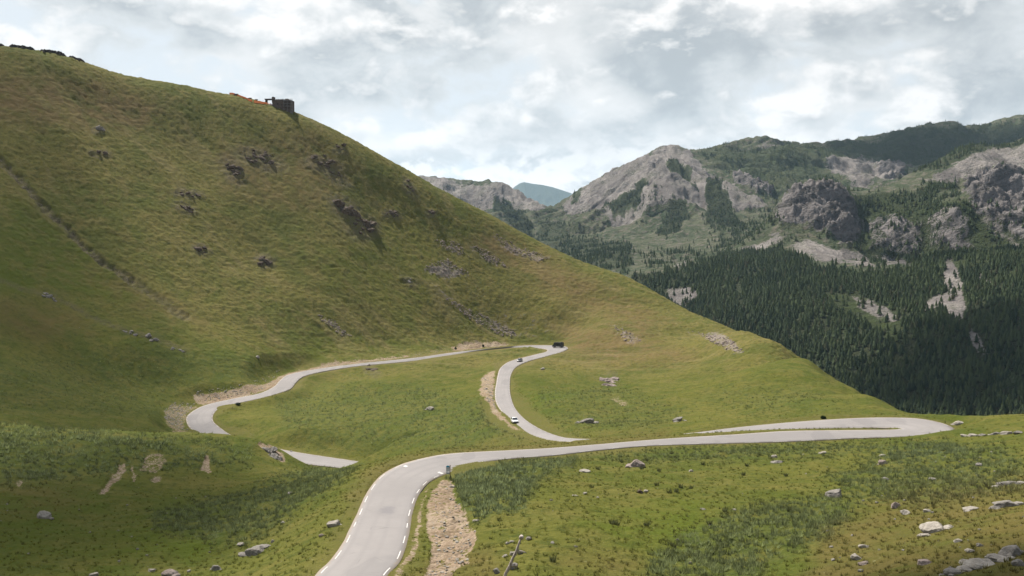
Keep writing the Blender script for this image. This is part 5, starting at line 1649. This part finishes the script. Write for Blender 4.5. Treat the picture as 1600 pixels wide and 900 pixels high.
def wooden_post():
    b = ground_at(785, 909)
    r = math.hypot(b.x, b.y)
    top = Vector(at(814.5, 839.5, r)); mid = Vector(at(807, 861, r)); low = Vector(at(796.5, 884, r))
    root = empty("wooden_post", b, 0, "weathered grey wooden post leaning right, with a short side stub, at the bottom", "post")
    m, t, bs = mat_new("weathered_wood")
    tc = t.new('ShaderNodeTexCoord')
    n = t.noise(t.vmath('MULTIPLY', tc.outputs['Object'], (14, 14, 1.6)), 1.0, 5, 0.6)
    t.set(bs.inputs['Base Color'], t.mix(t.ramp(n, 0.35, 0.62), (0.16, 0.12, 0.10), (0.46, 0.40, 0.36)))
    bs.inputs['Roughness'].default_value = 0.9
    bump(t, bs, n, 0.03, 0.8)
    px = r / FX
    loc = lambda v: Vector(v) - b
    w0 = [b + Vector((0, 0, -.5)), b.lerp(low, .5) + Vector((-.03, 0, 0)), low + Vector((.03, 0, 0)), low.lerp(mid, .5) + Vector((-.03, 0, 0)), mid + Vector((.02, 0, 0)), mid.lerp(top, .5) + Vector((-.015, 0, 0)), top]
    MB().tube([loc(v) for v in w0], [2.7 * px, 2.6 * px, 2.9 * px, 2.1 * px, 2.6 * px, 1.7 * px, 1.7 * px], 10).build('shaft', m, root, True)
    V, F = rock_vf(77, (7.5 * px, 7.5 * px, 7.5 * px), 3, 7, 0.10)
    me = np_mesh('knob', V, F, True); k = link_obj('knob', me, m, root); k.location = loc(top)
    MB().tube([loc(mid), loc(Vector(at(815, 861.5, r))), loc(Vector(at(823, 864, r)))], [2.0 * px, 1.4 * px, .7 * px], 8).build('stub', m, root, True)
    MB().tube([loc(low), loc(Vector(at(805, 884, r - .1))), loc(Vector(at(809, 883, r - .1)))], [2.2 * px, 1.6 * px, 1.0 * px], 8).build('stub', m, root, True)


wooden_post()

# ------------------------------------------------------------------ things on the ridge
def on_ridge(px, below=0.0):
    """crest of the hill at a photo column, a few metres this side of the skyline"""
    a, _ = ray(px, 200)
    j = int(round((a - AZ0) / (AZ1 - AZ0) * (NC - 1)))
    k = int(np.argmax(G_SLOPE[60:, j])) + 60
    r = rows[k] - below
    x, y = r * math.sin(a), r * math.cos(a)
    return Vector((x, y, float(ground_h(x, y))))


M_WALL = rock_material("dark_dry_stone", (0.050, 0.044, 0.040), (0.105, 0.090, 0.080), (0.14, 0.12, 0.10))
for x0, x1, hpx, lab in ((-14, 9, 3.4, "dark dry-stone wall on the ridge cut off by the left edge"), (17, 57, 4.0, "long dark dry-stone wall on the ridge, next to the left edge one"),
                         (65, 105, 4.2, "long dark dry-stone wall on the ridge, right of the gap"), (110, 134, 3.0, "short broken dark wall at the lower end of the ridge walls")):
    xs = np.linspace(x0, x1, 24)
    pts = [on_ridge(x, 1.0) for x in xs]
    px = 640 / FX
    secs = []
    rr = np.random.default_rng(int(x1) + 99)
    for i, p in enumerate(pts):
        u = i / 23
        h = hpx * px * (min(1, u * 8 + .35)) * (min(1, (1 - u) * 7 + .25)) * (.8 + .35 * rr.random())
        secs.append([(p.x - pts[0].x, p.y - pts[0].y + dy, p.z - pts[0].z + dz) for dy, dz in ((-.5, -1.2), (-.42, h * .6), (-.3, h), (.3, h * (.9 + .15 * rr.random())), (.42, h * .6), (.5, -1.2))])
    o = MB().loft(secs).build("stone_wall", M_WALL, None, label=lab, cat="wall")
    o.location = pts[0]


def fort():
    base = ground_at(441, 171)
    r = math.hypot(base.x, base.y); px = r / FX
    M_ST = rock_material("brown_fort_stone", (0.075, 0.056, 0.045), (0.145, 0.112, 0.090), (0.19, 0.15, 0.12))
    rz = -0.10
    root = empty("ruined_fort", base, rz, "brown ruined stone fort with corner turrets on the ridge, scaffolded at its right", "building")
    P = lambda x, y, z=0: Vector((x * px, y, z * px))
    z = lambda py: (171 - py)                    # height above the base in photo pixels
    w = MB()
    w.box(P(-15 + 14.5, 3, (z(157) - 14) / 2), (29 * px, 7, (z(157) + 14) * px))
    w.build('wall', M_ST, root)
    for x0, x1, top in ((-15.5, -12.2, 152.0), (5, 10.2, 155.2)):
        MB().box(P((x0 + x1) / 2, 0.6, (z(top) + z(160)) / 2), ((x1 - x0) * px, 3.0, (z(top) - z(160)) * px), bev=.12).build('turret', M_ST, root)
    par = MB()
    for k in range(7):
        par.box(P(-10.6 + k * 2.3, -.3, z(156.4)), (1.5 * px, .8, (1.1 + .35 * (k % 3)) * px))
    par.build('parapet', M_ST, root)
    M_HOLE = simple_mat("dark_opening", (0.012, 0.011, 0.010), 0.9)
    for x, zz in ((-7, 163), (-1, 164), (5, 165), (10, 163)):
        f = MB().box(P(x, -.52, z(zz)), (1.3 * px, .06, 2.0 * px)).build('window', M_HOLE, root)
        MB().box(P(x, -.60, z(zz) - 1.3), (1.8 * px, .22, .35 * px)).build('sill', M_ST, f)
    an = MB()
    an.box(P(-21.5, 3, z(154.6)), (14 * px, 4, 1.2 * px)); an.box(P(-27, 3, z(156.3) - 1.2), (1.6 * px, 3, 5 * px)); an.box(P(-18.5, 4.5, z(157)), (1.5 * px, 1, 5 * px))
    an.build('lean_to_roof', M_ST, root)
    M_STEEL = simple_mat("dull_scaffold_steel", (0.16, 0.15, 0.145), 0.6, 0.6)
    sc = empty("scaffolding", base, rz, "thin steel scaffolding against the right end of the ruined fort", "scaffolding")
    po = MB()
    for x in (3.5, 9, 14.2, 16.4):
        for y in (-1.7, -.75): po.tube([P(x, y, -12), P(x, y, z(156) + .6)], .07, 6)
    po.build('upright', M_STEEL, sc)
    for zz in (158.3, 162.5, 167.3):
        MB().box(P(9.8, -1.2, z(zz)), (14.5 * px, 1.0, .10)).build('deck', M_STEEL, sc)
        MB().tube([P(2.6, -1.75, z(zz) + 1.6), P(17.2, -1.75, z(zz) + 1.6)], .055, 6).build('guard_rail', M_STEEL, sc)
    M_TARP = simple_mat("white_tarpaulin", (0.72, 0.72, 0.74), 0.7)
    def sheet(name, pts, mat, label, cat, hpx, lying=False):
        secs = []
        for x, y in pts:
            g = ground_at(x, y)
            secs.append([(g.x, g.y - 1.0, g.z - .7), (g.x, g.y - .9, g.z - .25), (g.x, g.y + .6, g.z + hpx * px), (g.x, g.y + .7, g.z - .2)] if lying else [(g.x, g.y - .08, g.z - .2), (g.x, g.y - .05, g.z + hpx * px), (g.x, g.y + .05, g.z + hpx * px), (g.x, g.y + .08, g.z - .2)])
        o = MB().loft(secs).build(name, mat, None, label=label, cat=cat)
        return o
    sheet("tarpaulin", [(423.5, 163.5), (427, 164.6), (430, 166), (433, 167.3)], M_TARP, "white tarpaulin on the grass at the left foot of the fort", "tarpaulin", 1.6, True)
    sheet("tarpaulin", [(418.5, 159.2), (421, 159.6), (425, 160.2)], simple_mat("pinkish_tarpaulin", (0.62, 0.45, 0.40), 0.7), "pinkish white sheet under the lean-to of the fort", "tarpaulin", 2.0, True)
    m, t, bs = mat_new("orange_safety_mesh")
    tc = t.new('ShaderNodeTexCoord')
    n = t.noise(tc.outputs['Object'], 1.2, 4, 0.6)
    t.set(bs.inputs['Base Color'], t.mix(n, (0.52, 0.13, 0.035), (0.80, 0.25, 0.08)))
    sheet("safety_fence", [(358.5, 146.5), (364, 147.6), (370, 149.6), (376, 151.8), (382, 154), (388, 156.6), (394, 159)], m, "orange plastic safety fence running down the ridge, longer upper piece", "fence", 2.6)
    sheet("safety_fence", [(397, 160.2), (402, 161), (407, 161.8), (412, 162.6), (418, 163.6)], m, "orange plastic safety fence beside the fort, shorter lower piece", "fence", 3.4)
    q = on_ridge(370, .5)
    MB().box((q.x, q.y, q.z + .6), (5.5 * px, 2, 2.3 * px), bev=.1).build("site_box", M_ST, None, label="small dark box on the skyline behind the orange fence", cat="box")
    for i, (x, w_, lab) in enumerate(((383, 4, "low dark stone heap on the skyline behind the orange fence, left one"), (391, 6, "dark stone heap on the skyline behind the orange fence, middle one"), (401, 5, "dark stone heap on the skyline nearest the fort"))):
        q = on_ridge(x, .5); V, F = rock_vf(60 + i, (w_ * px, 2, 1.9 * px), 3, 9)
        o = link_obj("stone_heap", np_mesh("stone_heap", V, F), M_ST, label=lab, cat="stone heap"); o.location = q + Vector((0, 0, .25))


fort()


def shrub(px, py, wpx, hpx, label):
    p = ground_at(px, py); d = math.hypot(p.x, p.y) / FX
    r = np.random.default_rng(int(px)); n = 900
    u = r.normal(size=(n, 3)); u /= np.linalg.norm(u, axis=1)[:, None]; q = r.random(n) ** 0.4
    c = u * q[:, None] * np.array([wpx / 2, wpx / 2, hpx / 2]) * d + np.array([0, 0, hpx * d * .42])
    c *= (0.85 + 0.3 * r.random((n, 1)))
    a = r.normal(size=(n, 3)) * .09; b = r.normal(size=(n, 3)) * .09
    V = np.stack([c - a, c + a, c + b], 1).reshape(-1, 3)
    root = empty("shrub", p, 0, label, "shrub")
    me = np_mesh("foliage", V, np.arange(3 * n).reshape(-1, 3)); color_attr(me, "tint", np.tile([.022, .035, .014], (3 * n, 1)))
    link_obj("foliage", me, M_TUFT, root)
    t = MB()
    for k in range(5): t.tube([(0, 0, -.2), (.3 * wpx * d * math.cos(k * 1.3), .3 * wpx * d * math.sin(k * 1.3), hpx * d * .5)], [.05, .02], 5)
    t.build("stem", M_BARK, root)


shrub(1286.5, 654, 8, 4, "dark round shrub on the far verge of the big bend")
shrub(372, 633, 8, 4, "dark low shrub on the inner edge of the left hairpin")
shrub(712, 546, 3.5, 4, "dark upright shrub at the far roadside cutting, left one")
shrub(755, 542, 3.5, 4, "dark upright shrub at the far roadside cutting, right one")

# ------------------------------------------------------------------ unseen clouds placed overhead for their shade, and the air
def added_cloud(gx, gy, gz_, height, sx, sy, seed, thick, dens=1.6):
    """an unseen cumulus, placed so that its shadow falls round the ground point (gx, gy, gz_)"""
    s = (height - gz_) / SUN_DIR.z
    c = Vector((gx, gy, gz_)) + SUN_DIR * s
    V, F = ICO[4]
    P = V * (1 + 0.30 * fbm(V[:, 0] * 1.6 + seed, V[:, 1] * 1.6 + V[:, 2], 4))[:, None] * np.array([sx, sy, thick])
    P[:, 2] = np.where(P[:, 2] < 0, P[:, 2] * 0.45, P[:, 2])
    m = bpy.data.materials.new("added_cloud"); m.use_nodes = True
    t = NT(m.node_tree)
    v = t.new('ShaderNodeVolumePrincipled'); v.inputs['Density'].default_value = dens / thick; v.inputs['Color'].default_value = (1, 1, 1, 1)
    out = t.new('ShaderNodeOutputMaterial'); t.link(v.outputs[0], out.inputs['Volume'])
    o = link_obj("added_cloud", np_mesh("added_cloud", P, F, True), m, None, "stuff")
    o.location = c


def shade(px, py, r, sx, sy, seed, thick=80, height=1500, dens=1.6):  # puts a cumulus out of view where it shades this ground point
    p = at(px, py, r)
    added_cloud(p[0], p[1], p[2], height, sx, sy, seed, thick, dens)


shade(40, 790, 150, 36, 58, 3, 40, 1500, 1.0)  # added out of view to darken the hollow at lower left
shade(40, 612, 375, 70, 55, 41, 60, 1500, 0.6)  # added out of view to darken the slope behind the spur
shade(-60, 330, 520, 80, 60, 9, 60, 1500, 0.55)  # added out of view to darken the hill's left side
shade(1690, 900, 66, 24, 17, 14, 30)  # added out of view to darken the lower right corner
shade(1580, 560, 950, 150, 110, 21)
shade(1580, 240, 3600, 620, 420, 27, 160, 1900)
shade(1570, 390, 1430, 150, 80, 33)


def haze():
    m = bpy.data.materials.new("haze"); m.use_nodes = True
    t = NT(m.node_tree)
    v = t.new('ShaderNodeVolumePrincipled')
    v.inputs['Density'].default_value = 2.4e-5
    v.inputs['Color'].default_value = (0.50, 0.73, 0.94, 1)
    v.inputs['Anisotropy'].default_value = 0.2
    out = t.new('ShaderNodeOutputMaterial'); t.link(v.outputs[0], out.inputs['Volume'])
    o = MB().box((0, 7900, 60), (18000, 17000, 2400)).build("haze", m, kind="stuff")


haze()
